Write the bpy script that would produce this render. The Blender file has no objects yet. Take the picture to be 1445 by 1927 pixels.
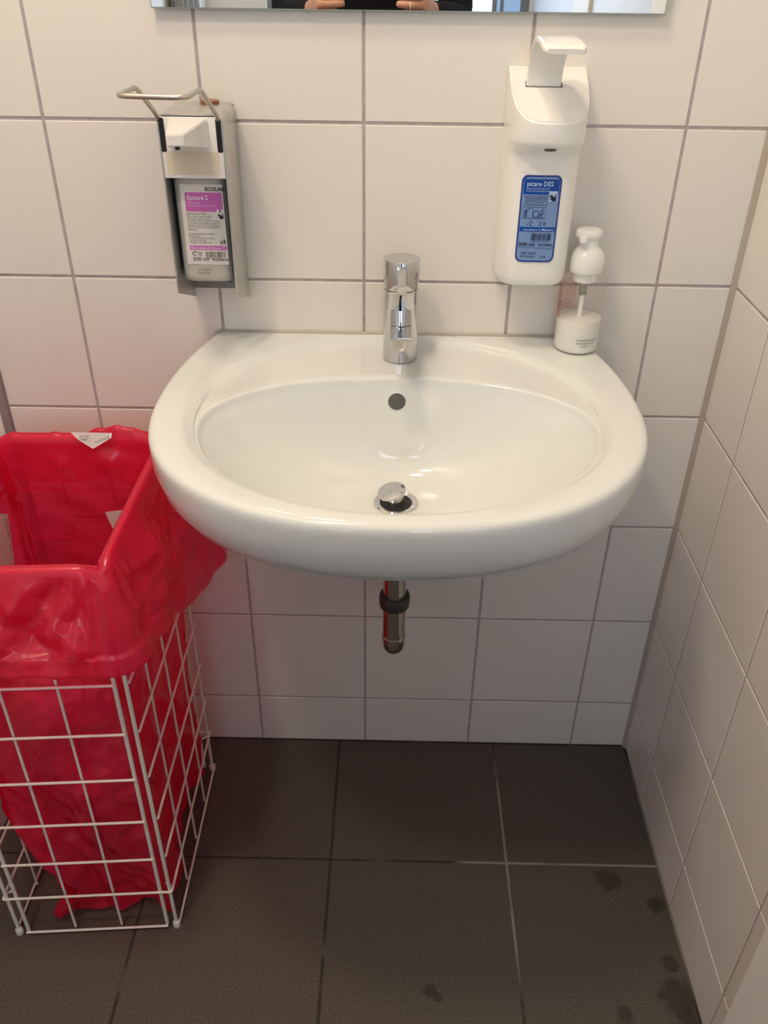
import bpy, bmesh, math, random
from mathutils import Vector, Matrix, noise

# ------------------------------------------------------------------ camera / world / light
SC = bpy.context.scene
COL = SC.collection
random.seed(7)

F_PX, IMG_W, IMG_H = 1626.53, 1445.0, 1927.0
CAM = Vector((0.04244, -1.16150, 1.30653))
PITCH, YAW, ROLL = 0.585309, -0.009660, 0.012749

cam_d = bpy.data.cameras.new('camera')
cam = bpy.data.objects.new('camera', cam_d)
COL.objects.link(cam)
cam_d.sensor_fit = 'VERTICAL'
cam_d.sensor_height = 36.0
cam_d.lens = 36.0 * F_PX / IMG_H
cam_d.clip_start = 0.01
_f = Vector((math.sin(YAW) * math.cos(PITCH), math.cos(YAW) * math.cos(PITCH), -math.sin(PITCH)))
_r = Vector((math.cos(YAW), -math.sin(YAW), 0))
_u = _r.cross(_f)
_r2 = _r * math.cos(ROLL) + _u * math.sin(ROLL)
_u2 = -_r * math.sin(ROLL) + _u * math.cos(ROLL)
cam.matrix_world = Matrix(((_r2.x, _u2.x, -_f.x, CAM.x), (_r2.y, _u2.y, -_f.y, CAM.y),
                           (_r2.z, _u2.z, -_f.z, CAM.z), (0, 0, 0, 1)))
SC.camera = cam

world = bpy.data.worlds.new('world')
SC.world = world
world.use_nodes = True
world.node_tree.nodes['Background'].inputs[0].default_value = (0.55, 0.75, 1.0, 1)
world.node_tree.nodes['Background'].inputs[1].default_value = 1.0

LAMP_POS = (-0.25, -0.46, 2.498)     # round ceiling downlight close to the basin
FILL_POS = (-0.49, -0.95, 2.498)    # added fill light further from the mirror, no known fitting there
LAMP_W, FILL_W = 6.8, 8.7
LAMP_COL = (1.0, 0.805, 0.59)
WINDOW_EMIT = 5.0

vs = SC.view_settings
vs.view_transform = 'Standard'
vs.look = 'None'
vs.gamma = 1.0
vs.use_curve_mapping = False
vs.exposure = 0.06
SC.cycles.use_denoising = True
SC.cycles.caustics_reflective = False
SC.cycles.caustics_refractive = False
SC.cycles.sample_clamp_indirect = 6.0
SC.cycles.max_bounces = 10
SC.cycles.transparent_max_bounces = 16

# ------------------------------------------------------------------ helpers
def lin(c):
    return tuple(((v / 255.0) / 12.92 if v / 255.0 <= 0.04045 else ((v / 255.0 + 0.055) / 1.055) ** 2.4) for v in c)

def new_mat(name, col=(0.8, 0.8, 0.8), rough=0.5, metal=0.0, spec=0.5, coat=0.0, srgb=False):
    m = bpy.data.materials.new(name)
    m.use_nodes = True
    b = m.node_tree.nodes['Principled BSDF']
    c = lin(col) if srgb else col
    b.inputs['Base Color'].default_value = (*c, 1)
    b.inputs['Roughness'].default_value = rough
    b.inputs['Metallic'].default_value = metal
    b.inputs['Specular IOR Level'].default_value = spec
    b.inputs['Coat Weight'].default_value = coat
    return m

def nodes(m):
    return m.node_tree.nodes, m.node_tree.links, m.node_tree.nodes['Principled BSDF']

def add_noise_colour(m, c1, c2, scale, detail=4, rough_rng=None, lo=0.35, hi=0.65, bump=0.0, bump_scale=None):
    n, l, b = nodes(m)
    tc = n.new('ShaderNodeTexCoord')
    nt = n.new('ShaderNodeTexNoise')
    nt.inputs['Scale'].default_value = scale
    nt.inputs['Detail'].default_value = detail
    l.new(tc.outputs['Object'], nt.inputs['Vector'])
    mr = n.new('ShaderNodeMapRange')
    mr.inputs['From Min'].default_value = lo
    mr.inputs['From Max'].default_value = hi
    l.new(nt.outputs['Fac'], mr.inputs['Value'])
    mx = n.new('ShaderNodeMix')
    mx.data_type = 'RGBA'
    mx.inputs[6].default_value = (*c1, 1)
    mx.inputs[7].default_value = (*c2, 1)
    l.new(mr.outputs[0], mx.inputs[0])
    l.new(mx.outputs[2], b.inputs['Base Color'])
    if rough_rng:
        mr2 = n.new('ShaderNodeMapRange')
        mr2.inputs['To Min'].default_value = rough_rng[0]
        mr2.inputs['To Max'].default_value = rough_rng[1]
        l.new(nt.outputs['Fac'], mr2.inputs['Value'])
        l.new(mr2.outputs[0], b.inputs['Roughness'])
    if bump:
        bp = n.new('ShaderNodeBump')
        bp.inputs['Strength'].default_value = bump
        bp.inputs['Distance'].default_value = 0.001
        nb = nt
        if bump_scale:
            nb = n.new('ShaderNodeTexNoise')
            nb.inputs['Scale'].default_value = bump_scale
            nb.inputs['Detail'].default_value = 3
            l.new(tc.outputs['Object'], nb.inputs['Vector'])
        l.new(nb.outputs['Fac'], bp.inputs['Height'])
        l.new(bp.outputs[0], b.inputs['Normal'])
    return mx

ORG = {}

def link(name, mesh, parent=None, loc=(0, 0, 0)):
    o = bpy.data.objects.new(name, mesh)
    COL.objects.link(o)
    o.location = loc
    if parent is not None:
        o.parent = parent
        ORG[o.name] = ORG.get(parent.name, Vector((0, 0, 0))) + Vector(loc)
    else:
        ORG[o.name] = Vector(loc)
    return o

def tag(o, label=None, cat=None, group=None, kind=None):
    if label: o['label'] = label
    if cat: o['category'] = cat
    if group: o['group'] = group
    if kind: o['kind'] = kind
    return o

def thing(name, label, cat, loc, group=None):
    return tag(link(name, None, None, loc), label, cat, group)

def mk(name, bm, mat, parent=None, loc=(0, 0, 0), smooth=35, label=None):
    """bm is in world coordinates; the object sits at its parent's origin (or at loc when top level)."""
    org = ORG[parent.name] if parent is not None else Vector(loc)
    bmesh.ops.recalc_face_normals(bm, faces=bm.faces[:])
    bmesh.ops.translate(bm, verts=bm.verts[:], vec=-org)
    me = bpy.data.meshes.new(name)
    bm.to_mesh(me)
    bm.free()
    mats = mat if isinstance(mat, (list, tuple)) else [mat]
    for x in mats:
        me.materials.append(x)
    if smooth:
        me.polygons.foreach_set('use_smooth', [True] * len(me.polygons))
        me.set_sharp_from_angle(angle=math.radians(smooth))
    o = link(name, me, parent, (0, 0, 0) if parent is not None else loc)
    if label: o['label'] = label
    return o

def B():
    return bmesh.new()

def box(bm, x0, x1, y0, y1, z0, z1, bev=0.0, seg=2):
    vs_ = [bm.verts.new((x, y, z)) for x in (x0, x1) for y in (y0, y1) for z in (z0, z1)]
    f = [(0, 1, 3, 2), (4, 6, 7, 5), (0, 4, 5, 1), (2, 3, 7, 6), (0, 2, 6, 4), (1, 5, 7, 3)]
    fs = [bm.faces.new([vs_[i] for i in q]) for q in f]
    if bev:
        es = list({e for fc in fs for e in fc.edges})
        bmesh.ops.bevel(bm, geom=es, offset=bev, segments=seg, affect='EDGES', profile=0.5)
    return bm

def frame(d):
    d = Vector(d).normalized()
    a = Vector((0, 0, 1)) if abs(d.z) < 0.9 else Vector((1, 0, 0))
    u = d.cross(a).normalized()
    return u, d.cross(u).normalized()

def tube(bm, pts, r, seg=10, cap=True, closed=False):
    pts = [Vector(p) for p in pts]
    n = len(pts)
    rs = r if isinstance(r, (list, tuple)) else [r] * n
    rings = []
    u0 = None
    for i, p in enumerate(pts):
        if closed:
            d = (pts[(i + 1) % n] - pts[i - 1]).normalized()
        else:
            d = (pts[min(i + 1, n - 1)] - pts[max(i - 1, 0)]).normalized()
        if u0 is None:
            u, v = frame(d)
        else:
            u = (u0 - d * u0.dot(d)).normalized()
            v = d.cross(u).normalized()
        u0 = u
        rings.append([bm.verts.new(p + (u * math.cos(2 * math.pi * k / seg) + v * math.sin(2 * math.pi * k / seg)) * rs[i]) for k in range(seg)])
    m = n if closed else n - 1
    for i in range(m):
        a, b = rings[i], rings[(i + 1) % n]
        for k in range(seg):
            bm.faces.new((a[k], a[(k + 1) % seg], b[(k + 1) % seg], b[k]))
    if cap and not closed:
        bm.faces.new(rings[0][::-1])
        bm.faces.new(rings[-1])
    return bm

def bend(pts, rad=0.01, n=5):
    """round the corners of a polyline"""
    pts = [Vector(p) for p in pts]
    out = [pts[0]]
    for i in range(1, len(pts) - 1):
        a, b, c = pts[i - 1], pts[i], pts[i + 1]
        d1 = min(rad, (a - b).length * 0.49)
        d2 = min(rad, (c - b).length * 0.49)
        p, q = b + (a - b).normalized() * d1, b + (c - b).normalized() * d2
        for k in range(n + 1):
            t = k / n
            out.append(p * (1 - t) ** 2 + b * 2 * t * (1 - t) + q * t * t)
    out.append(pts[-1])
    return out

def lathe(bm, prof, c, seg=40, cap_top=True, cap_bot=True):
    rings = []
    for r, z in prof:
        rings.append([bm.verts.new((c[0] + r * math.cos(2 * math.pi * k / seg), c[1] + r * math.sin(2 * math.pi * k / seg), z)) for k in range(seg)])
    for a, b in zip(rings, rings[1:]):
        for k in range(seg):
            bm.faces.new((a[k], a[(k + 1) % seg], b[(k + 1) % seg], b[k]))
    if cap_bot: bm.faces.new(rings[0][::-1])
    if cap_top: bm.faces.new(rings[-1])
    return bm

def loft(bm, rings, cap0=True, cap1=True):
    rr = [[bm.verts.new(p) for p in r] for r in rings]
    n = len(rr[0])
    for a, b in zip(rr, rr[1:]):
        for k in range(n):
            bm.faces.new((a[k], a[(k + 1) % n], b[(k + 1) % n], b[k]))
    if cap0: bm.faces.new(rr[0][::-1])
    if cap1: bm.faces.new(rr[-1])
    return rr

def prism(bm, poly, axis, a, b):
    """poly: 2-D points; axis 'y' -> (x,z) extruded in y, 'x' -> (y,z), 'z' -> (x,y)"""
    def P(p, t):
        return {'y': (p[0], t, p[1]), 'x': (t, p[0], p[1]), 'z': (p[0], p[1], t)}[axis]
    lo = [bm.verts.new(P(p, a)) for p in poly]
    hi = [bm.verts.new(P(p, b)) for p in poly]
    n = len(poly)
    bm.faces.new(lo)
    bm.faces.new(hi[::-1])
    for k in range(n):
        bm.faces.new((lo[k], lo[(k + 1) % n], hi[(k + 1) % n], hi[k]))
    return bm

def rrect(x0, x1, z0, z1, r, n=5):
    out = []
    for cx, cz, a0 in ((x1 - r, z1 - r, 0), (x0 + r, z1 - r, 90), (x0 + r, z0 + r, 180), (x1 - r, z0 + r, 270)):
        for k in range(n + 1):
            a = math.radians(a0 + 90 * k / n)
            out.append((cx + r * math.cos(a), cz + r * math.sin(a)))
    return out

def text_into(bm, s, x, z, size, y, align='LEFT', bold=0.0, squash=1.0, rot=0.0, xf=None, mi=0):
    """flat lettering on a plane facing -y (or mapped by xf(u, v) -> world)"""
    cu = bpy.data.curves.new('lettering', 'FONT')
    cu.body = s
    cu.size = size
    cu.align_x = align
    cu.offset = bold
    cu.resolution_u = 2
    ob = bpy.data.objects.new('lettering', cu)
    me = ob.to_mesh()
    vmap = []
    ca, sa = math.cos(rot), math.sin(rot)
    for v in me.vertices:
        u, w = v.co.x * squash, v.co.y
        u, w = u * ca - w * sa, u * sa + w * ca
        vmap.append(bm.verts.new(xf(x + u, z + w) if xf else (x + u, y, z + w)))
    for p in me.polygons:
        try:
            f = bm.faces.new([vmap[i] for i in p.vertices])
            f.material_index = mi
        except ValueError:
            pass
    ob.to_mesh_clear()
    bpy.data.objects.remove(ob)
    bpy.data.curves.remove(cu)

def flat(bm, poly, y, mi=0, xf=None):
    f = bm.faces.new([bm.verts.new(xf(p[0], p[1]) if xf else (p[0], y, p[1])) for p in poly])
    f.material_index = mi
    return f

def rect(bm, x0, x1, z0, z1, y, mi=0, xf=None):
    return flat(bm, [(x0, z0), (x1, z0), (x1, z1), (x0, z1)], y, mi, xf)

def mk_flat(name, bm, mats, parent, label=None):
    """printed faces: keep normals as made"""
    org = ORG[parent.name]
    bmesh.ops.translate(bm, verts=bm.verts[:], vec=-org)
    me = bpy.data.meshes.new(name)
    bm.to_mesh(me)
    bm.free()
    for m in (mats if isinstance(mats, (list, tuple)) else [mats]):
        me.materials.append(m)
    o = link(name, me, parent)
    if label: o['label'] = label
    return o

# ------------------------------------------------------------------ materials
M = {}
M['tile'] = new_mat('wall_tile_glaze', (0.80, 0.770, 0.725), 0.28, spec=0.5)
M['grout'] = new_mat('wall_grout', (0.33, 0.29, 0.30), 0.9, spec=0.2)
add_noise_colour(M['grout'], (0.40, 0.355, 0.36), (0.50, 0.445, 0.45), 60, 4)
M['seal'] = new_mat('sealant', (0.44, 0.39, 0.335), 0.5)
M['white_paint'] = new_mat('white_paint', (0.78, 0.76, 0.72), 0.5)
add_noise_colour(M['white_paint'], (0.84, 0.82, 0.78), (0.87, 0.85, 0.81), 8, 3)
M['door_grey'] = new_mat('door_laminate', (0.55, 0.55, 0.57), 0.4)
add_noise_colour(M['door_grey'], (0.51, 0.51, 0.54), (0.54, 0.54, 0.57), 5, 3)
M['alu'] = new_mat('aluminium', (0.58, 0.57, 0.54), 0.38, 0.85)
add_noise_colour(M['alu'], (0.56, 0.55, 0.52), (0.62, 0.61, 0.58), 40, 3)
M['alu_dark'] = new_mat('steel_dark', (0.20, 0.20, 0.20), 0.4, 0.7)
M['trimgrey'] = new_mat('grey_profile', (0.34, 0.31, 0.29), 0.45, 0.3)
M['ceramic'] = new_mat('ceramic', (0.745, 0.775, 0.765), 0.07, spec=0.5, coat=0.3)
M['chrome'] = new_mat('chrome', (0.62, 0.62, 0.63), 0.04, 1.0)
M['chrome_dk'] = new_mat('chrome_worn', (0.55, 0.53, 0.50), 0.10, 1.0)
M['rubber'] = new_mat('dark_ring', (0.08, 0.075, 0.07), 0.35, 0.6)
M['black'] = new_mat('black', (0.004, 0.004, 0.004), 0.5)
M['hole'] = new_mat('hole_dark', (0.10, 0.10, 0.09), 0.6)
M['white_pl'] = new_mat('white_plastic', (0.89, 0.895, 0.875), 0.22)
M['white_cool'] = new_mat('white_plastic_cool', (0.82, 0.81, 0.79), 0.25)
M['cream'] = new_mat('cream_plastic', (0.66, 0.60, 0.47), 0.35)
M['bottle'] = new_mat('bottle_plastic', (0.52, 0.51, 0.465), 0.35)
M['label'] = new_mat('paper_label', (0.74, 0.72, 0.68), 0.45)
M['pink'] = new_mat('print_pink', (205, 105, 190), 0.45, srgb=True)
M['ink'] = new_mat('print_ink', (0.02, 0.02, 0.025), 0.5)
M['ink_soft'] = new_mat('print_ink_soft', (0.16, 0.15, 0.15), 0.5)
M['print_white'] = new_mat('print_white', (0.85, 0.83, 0.84), 0.5)
M['print_rose'] = new_mat('print_rose', (0.80, 0.60, 0.75), 0.5)
M['blue_edge'] = new_mat('film_blue_dark', (38, 62, 140), 0.25, srgb=True)
M['blue'] = new_mat('film_blue', (5, 70, 165), 0.25, srgb=True)
M['blue_lt'] = new_mat('film_blue_light', (118, 150, 200), 0.25, srgb=True)
M['blue_tx'] = new_mat('film_text', (175, 205, 240), 0.3, srgb=True)
M['ink_blue'] = new_mat('film_ink', (22, 30, 60), 0.3, srgb=True)
M['ink_blue2'] = new_mat('film_ink_soft', (62, 82, 130), 0.3, srgb=True)
M['brass'] = new_mat('brown_cap', (0.27, 0.11, 0.05), 0.4)
M['wire'] = new_mat('white_wire_coating', (0.80, 0.77, 0.71), 0.35)
M['steel'] = new_mat('steel_wire', (0.50, 0.46, 0.40), 0.3, 0.9)
M['skin'] = new_mat('skin', (0.58, 0.30, 0.20), 0.5)
add_noise_colour(M['skin'], (0.55, 0.27, 0.18), (0.62, 0.34, 0.23), 25, 3)
M['hair'] = new_mat('hair', (0.05, 0.03, 0.02), 0.6)
M['trousers'] = new_mat('dark_trousers', (0.02, 0.022, 0.03), 0.8)
M['phone'] = new_mat('phone_black', (0.01, 0.01, 0.012), 0.15)
M['silver'] = new_mat('ring_silver', (0.8, 0.78, 0.74), 0.15, 1.0)

# speckled dark top
M['top'] = new_mat('dark_speckled_knit', (0.006, 0.006, 0.008), 0.9, spec=0.2)
n, l, b = nodes(M['top'])
tc = n.new('ShaderNodeTexCoord')
vo = n.new('ShaderNodeTexVoronoi')
vo.inputs['Scale'].default_value = 38
l.new(tc.outputs['Object'], vo.inputs['Vector'])
mr = n.new('ShaderNodeMapRange')
mr.inputs['From Min'].default_value = 0.10
mr.inputs['From Max'].default_value = 0.14
mr.inputs['To Min'].default_value = 1.0
mr.inputs['To Max'].default_value = 0.0
l.new(vo.outputs['Distance'], mr.inputs['Value'])
mx = n.new('ShaderNodeMix')
mx.data_type = 'RGBA'
mx.inputs[6].default_value = (0.006, 0.006, 0.008, 1)
mx.inputs[7].default_value = (0.09, 0.09, 0.10, 1)
l.new(mr.outputs[0], mx.inputs[0])
l.new(mx.outputs[2], b.inputs['Base Color'])

# mirror
M['mirror'] = new_mat('mirror_silver', (0.86, 0.89, 0.88), 0.0, 1.0)
M['mirror_edge'] = new_mat('mirror_glass_edge', (0.30, 0.40, 0.36), 0.1)

# clear plastic and soap
def glassy(name, col, ior=1.45, rough=0.03, mixfac=0.12):
    m = bpy.data.materials.new(name)
    m.use_nodes = True
    n = m.node_tree.nodes
    l = m.node_tree.links
    n.remove(n['Principled BSDF'])
    out = n['Material Output']
    tr = n.new('ShaderNodeBsdfTransparent')
    tr.inputs[0].default_value = (*col, 1)
    gl = n.new('ShaderNodeBsdfGlossy')
    gl.inputs['Roughness'].default_value = rough
    df = n.new('ShaderNodeBsdfDiffuse')
    df.inputs[0].default_value = (0.8, 0.78, 0.74, 1)
    lw = n.new('ShaderNodeLayerWeight')
    lw.inputs[0].default_value = 0.15
    pw = n.new('ShaderNodeMath')
    pw.operation = 'MULTIPLY_ADD'
    l.new(lw.outputs['Facing'], pw.inputs[0])
    pw.inputs[1].default_value = 0.22
    pw.inputs[2].default_value = 0.03
    a = n.new('ShaderNodeMixShader')
    l.new(pw.outputs[0], a.inputs[0])
    l.new(tr.outputs[0], a.inputs[1])
    l.new(gl.outputs[0], a.inputs[2])
    c = n.new('ShaderNodeMixShader')
    c.inputs[0].default_value = mixfac
    l.new(a.outputs[0], c.inputs[1])
    l.new(df.outputs[0], c.inputs[2])
    l.new(c.outputs[0], out.inputs['Surface'])
    return m
M['clear'] = glassy('clear_plastic', (0.985, 0.98, 0.97), mixfac=0.06)
M['soap'] = new_mat('milky_soap', (0.86, 0.87, 0.84), 0.3)
M['soap'].node_tree.nodes['Principled BSDF'].inputs['Subsurface Weight'].default_value = 0.3
M['soap'].node_tree.nodes['Principled BSDF'].inputs['Subsurface Radius'].default_value = (0.01, 0.01, 0.01)
M['pink_film'] = glassy('pink_film', (0.93, 0.70, 0.68), mixfac=0.05)

# red bin bag
def bag_material():
    m = bpy.data.materials.new('red_bag_plastic')
    m.use_nodes = True
    n = m.node_tree.nodes
    l = m.node_tree.links
    p = n['Principled BSDF']
    p.inputs['Base Color'].default_value = (0.90, 0.034, 0.125, 1)
    p.inputs['Roughness'].default_value = 0.34
    p.inputs['Specular IOR Level'].default_value = 0.75
    p.inputs['Coat Weight'].default_value = 1.0
    p.inputs['Coat Roughness'].default_value = 0.10
    out = n['Material Output']
    ts = n.new('ShaderNodeBsdfTranslucent')
    ts.inputs[0].default_value = (0.98, 0.020, 0.110, 1)
    tr = n.new('ShaderNodeBsdfTransparent')
    tr.inputs[0].default_value = (1.0, 0.08, 0.23, 1)
    a = n.new('ShaderNodeMixShader')
    a.inputs[0].default_value = 0.48
    l.new(p.outputs[0], a.inputs[1])
    l.new(ts.outputs[0], a.inputs[2])
    c = n.new('ShaderNodeMixShader')
    c.inputs[0].default_value = 0.36
    l.new(a.outputs[0], c.inputs[1])
    l.new(tr.outputs[0], c.inputs[2])
    l.new(c.outputs[0], out.inputs['Surface'])
    # fine crinkle relief
    tc = n.new('ShaderNodeTexCoord')
    vo = n.new('ShaderNodeTexNoise')
    vo.inputs['Scale'].default_value = 26
    vo.inputs['Detail'].default_value = 5
    vo.inputs['Distortion'].default_value = 1.5
    l.new(tc.outputs['Object'], vo.inputs['Vector'])
    bp = n.new('ShaderNodeBump')
    bp.inputs['Strength'].default_value = 0.22
    bp.inputs['Distance'].default_value = 0.004
    l.new(vo.outputs['Fac'], bp.inputs['Height'])
    l.new(bp.outputs[0], p.inputs['Normal'])
    return m
M['bag'] = bag_material()

# floor tile: dark speckled stoneware with a few wet stains
def floor_material():
    m = new_mat('dark_stoneware', (0.04, 0.035, 0.03), 0.55, spec=0.35)
    n, l, b = nodes(m)
    tc = n.new('ShaderNodeTexCoord')
    geo = n.new('ShaderNodeNewGeometry')
    n1 = n.new('ShaderNodeTexNoise')
    n1.inputs['Scale'].default_value = 520
    n1.inputs['Detail'].default_value = 2
    l.new(geo.outputs['Position'], n1.inputs['Vector'])
    r1 = n.new('ShaderNodeMapRange')
    r1.inputs['From Min'].default_value = 0.35
    r1.inputs['From Max'].default_value = 0.68
    l.new(n1.outputs['Fac'], r1.inputs['Value'])
    mx = n.new('ShaderNodeMix')
    mx.data_type = 'RGBA'
    mx.inputs[6].default_value = (0.045, 0.037, 0.030, 1)
    mx.inputs[7].default_value = (0.135, 0.114, 0.090, 1)
    l.new(r1.outputs[0], mx.inputs[0])
    n2 = n.new('ShaderNodeTexNoise')
    n2.inputs['Scale'].default_value = 70
    n2.inputs['Detail'].default_value = 4
    l.new(geo.outputs['Position'], n2.inputs['Vector'])
    prev = mx.outputs[2]
    stains = [((0.417, -0.290), 0.022), ((0.486, -0.333), 0.016), ((0.484, -0.432), 0.014), ((0.482, -0.480), 0.030),
              ((0.113, -0.480), 0.011), ((0.124, -0.489), 0.008), ((0.398, -0.508), 0.014), ((0.490, -0.512), 0.016)]
    for (sx, sy), rad in stains:
        d = n.new('ShaderNodeVectorMath')
        d.operation = 'DISTANCE'
        d.inputs[1].default_value = (sx, sy, 0)
        l.new(geo.outputs['Position'], d.inputs[0])
        ad = n.new('ShaderNodeMath')
        ad.operation = 'MULTIPLY_ADD'
        l.new(n2.outputs['Fac'], ad.inputs[0])
        ad.inputs[1].default_value = rad * 1.3
        l.new(d.outputs['Value'], ad.inputs[2])
        mr = n.new('ShaderNodeMapRange')
        mr.inputs['From Min'].default_value = rad * 1.35
        mr.inputs['From Max'].default_value = rad * 1.75
        mr.inputs['To Min'].default_value = 0.65
        mr.inputs['To Max'].default_value = 0.0
        l.new(ad.outputs[0], mr.inputs['Value'])
        m2 = n.new('ShaderNodeMix')
        m2.data_type = 'RGBA'
        l.new(mr.outputs[0], m2.inputs[0])
        l.new(prev, m2.inputs[6])
        m2.inputs[7].default_value = (0.022, 0.016, 0.010, 1)
        prev = m2.outputs[2]
    l.new(prev, b.inputs['Base Color'])
    bp = n.new('ShaderNodeBump')
    bp.inputs['Strength'].default_value = 0.12
    bp.inputs['Distance'].default_value = 0.0006
    l.new(n1.outputs['Fac'], bp.inputs['Height'])
    l.new(bp.outputs[0], b.inputs['Normal'])
    return m
M['floor'] = floor_material()

def floor_grout():
    m = new_mat('floor_grout', (0.04, 0.035, 0.03), 0.85, spec=0.2)
    n, l, b = nodes(m)
    geo = n.new('ShaderNodeNewGeometry')
    sp = n.new('ShaderNodeSeparateXYZ')
    l.new(geo.outputs['Position'], sp.inputs[0])
    def ramp(sock, a0, a1, o0=0.0, o1=1.0):
        r = n.new('ShaderNodeMapRange')
        r.inputs['From Min'].default_value = a0
        r.inputs['From Max'].default_value = a1
        r.inputs['To Min'].default_value = o0
        r.inputs['To Max'].default_value = o1
        l.new(sock, r.inputs['Value'])
        return r.outputs[0]
    def mul(a_, b_):
        k = n.new('ShaderNodeMath')
        k.operation = 'MULTIPLY'
        l.new(a_, k.inputs[0])
        l.new(b_, k.inputs[1])
        return k.outputs[0]
    # dried pale residue lies in the joints on the right-hand side of the floor
    a = mul(ramp(sp.outputs['X'], 0.155, 0.185), mul(ramp(sp.outputs['Y'], -0.50, -0.40), ramp(sp.outputs['Y'], -0.02, -0.08)))
    nt = n.new('ShaderNodeTexNoise')
    nt.inputs['Scale'].default_value = 14
    nt.inputs['Detail'].default_value = 4
    l.new(geo.outputs['Position'], nt.inputs['Vector'])
    fac = mul(a, ramp(nt.outputs['Fac'], 0.30, 0.50, 0.35, 1.0))
    sp2 = ramp(nt.outputs['Fac'], 0.55, 0.75, 0.0, 0.45)
    mxm = n.new('ShaderNodeMath')
    mxm.operation = 'MAXIMUM'
    l.new(fac, mxm.inputs[0])
    l.new(sp2, mxm.inputs[1])
    mx = n.new('ShaderNodeMix')
    mx.data_type = 'RGBA'
    mx.inputs[6].default_value = (0.045, 0.038, 0.032, 1)
    mx.inputs[7].default_value = (0.26, 0.235, 0.20, 1)
    l.new(mxm.outputs[0], mx.inputs[0])
    l.new(mx.outputs[2], b.inputs['Base Color'])
    return m
M['fgrout'] = floor_grout()

def emit(name, col, s):
    m = bpy.data.materials.new(name)
    m.use_nodes = True
    n = m.node_tree.nodes
    l = m.node_tree.links
    e = n.new('ShaderNodeEmission')
    e.inputs[0].default_value = (*col, 1)
    e.inputs[1].default_value = s
    l.new(e.outputs[0], n['Material Output'].inputs['Surface'])
    return m

# ------------------------------------------------------------------ the room
XL, XR, YB, YF, ZC = -0.628, 0.5063, 0.0, -2.32, 2.50
ROWS = [0.0] + [0.1155 + 0.2 * k for k in range(12)] + [ZC]
J = 0.0038
GY = 0.0012           # joints lie this much behind the tile face

def tile_mesh(cache, w, h, t=0.006, bev=0.0011):
    key = (round(w, 4), round(h, 4))
    if key not in cache:
        bm = B()
        box(bm, -w / 2, w / 2, -h / 2, h / 2, -t, 0)
        es = [e for e in bm.edges if all(v.co.z > -1e-6 for v in e.verts)]
        bmesh.ops.bevel(bm, geom=es, offset=bev, segments=2, affect='EDGES', profile=0.5)
        bmesh.ops.recalc_face_normals(bm, faces=bm.faces[:])
        me = bpy.data.meshes.new('tile')
        bm.to_mesh(me)
        bm.free()
        me.materials.append(M['tile'])
        cache[key] = me
    return cache[key]

# back wall
bm = box(B(), XL - 0.1, XR + 0.1, GY, 0.12, -0.0, ZC)
wall_back = tag(mk('wall_back', bm, M['grout'], smooth=0), kind='structure')
cache = {}
xs = [-0.534, -0.4, -0.2, 0.0, 0.2, 0.4, XR - 0.002]
for i in range(len(xs) - 1):
    for k in range(len(ROWS) - 1):
        x0, x1 = xs[i] + (J / 2 if i else 0), xs[i + 1] - (J / 2 if i < len(xs) - 2 else 0.003)
        z0, z1 = ROWS[k] + (J / 2 if k else 0.002), ROWS[k + 1] - J / 2
        o = link('tile', tile_mesh(cache, x1 - x0, z1 - z0), wall_back, ((x0 + x1) / 2, random.uniform(-0.0002, 0.0002), (z0 + z1) / 2))
        o.rotation_euler = (math.radians(90) + random.uniform(-.0012, .0012), random.uniform(-.0012, .0012), 0)

# right wall with tile, then the door frame
YT = -0.572
bm = box(B(), XR + GY, XR + 0.12, YF - 0.1, 0.1, 0, ZC)
wall_right = tag(mk('wall_right', bm, M['grout'], smooth=0), kind='structure')
ys = [0.0, -0.1356, -0.3356, -0.5356, YT]
for i in range(len(ys) - 1):
    for k in range(len(ROWS) - 1):
        y0, y1 = ys[i] - (J / 2 if i else 0.005), ys[i + 1] + (J / 2 if i < len(ys) - 2 else 0)
        z0, z1 = ROWS[k] + (J / 2 if k else 0.002), ROWS[k + 1] - J / 2
        o = link('tile', tile_mesh(cache, y0 - y1, z1 - z0), wall_right, (XR, (y0 + y1) / 2, (z0 + z1) / 2))
        o.rotation_euler = (math.radians(90), 0, math.radians(-90))

# floor
fx = [XL, -0.3486, -0.0496, 0.2494, XR]
fy = [0.0, -0.263, -0.562, -0.861, -1.160, -1.459, -1.758, -2.057, YF]
bm = box(B(), XL - 0.1, XR + 0.1, YF - 0.1, 0.1, -0.1, -0.0008)
floor = tag(mk('floor', bm, M['fgrout'], smooth=0), kind='structure')
fc = {}
for i in range(len(fx) - 1):
    for k in range(len(fy) - 1):
        x0, x1 = fx[i] + 0.0022, fx[i + 1] - 0.0022
        y1, y0 = fy[k] - 0.0022, fy[k + 1] + 0.0022
        w, h = x1 - x0, y1 - y0
        key = (round(w, 4), round(h, 4))
        if key not in fc:
            bm = box(B(), -w / 2, w / 2, -h / 2, h / 2, -0.008, 0)
            es = [e for e in bm.edges if all(v.co.z > -1e-6 for v in e.verts)]
            bmesh.ops.bevel(bm, geom=es, offset=0.0006, segments=1, affect='EDGES')
            bmesh.ops.recalc_face_normals(bm, faces=bm.faces[:])
            me = bpy.data.meshes.new('floor_tile')
            bm.to_mesh(me)
            bm.free()
            me.materials.append(M['floor'])
            fc[key] = me
        link('floor_tile', fc[key], floor, ((x0 + x1) / 2, (y0 + y1) / 2, 0))

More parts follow.
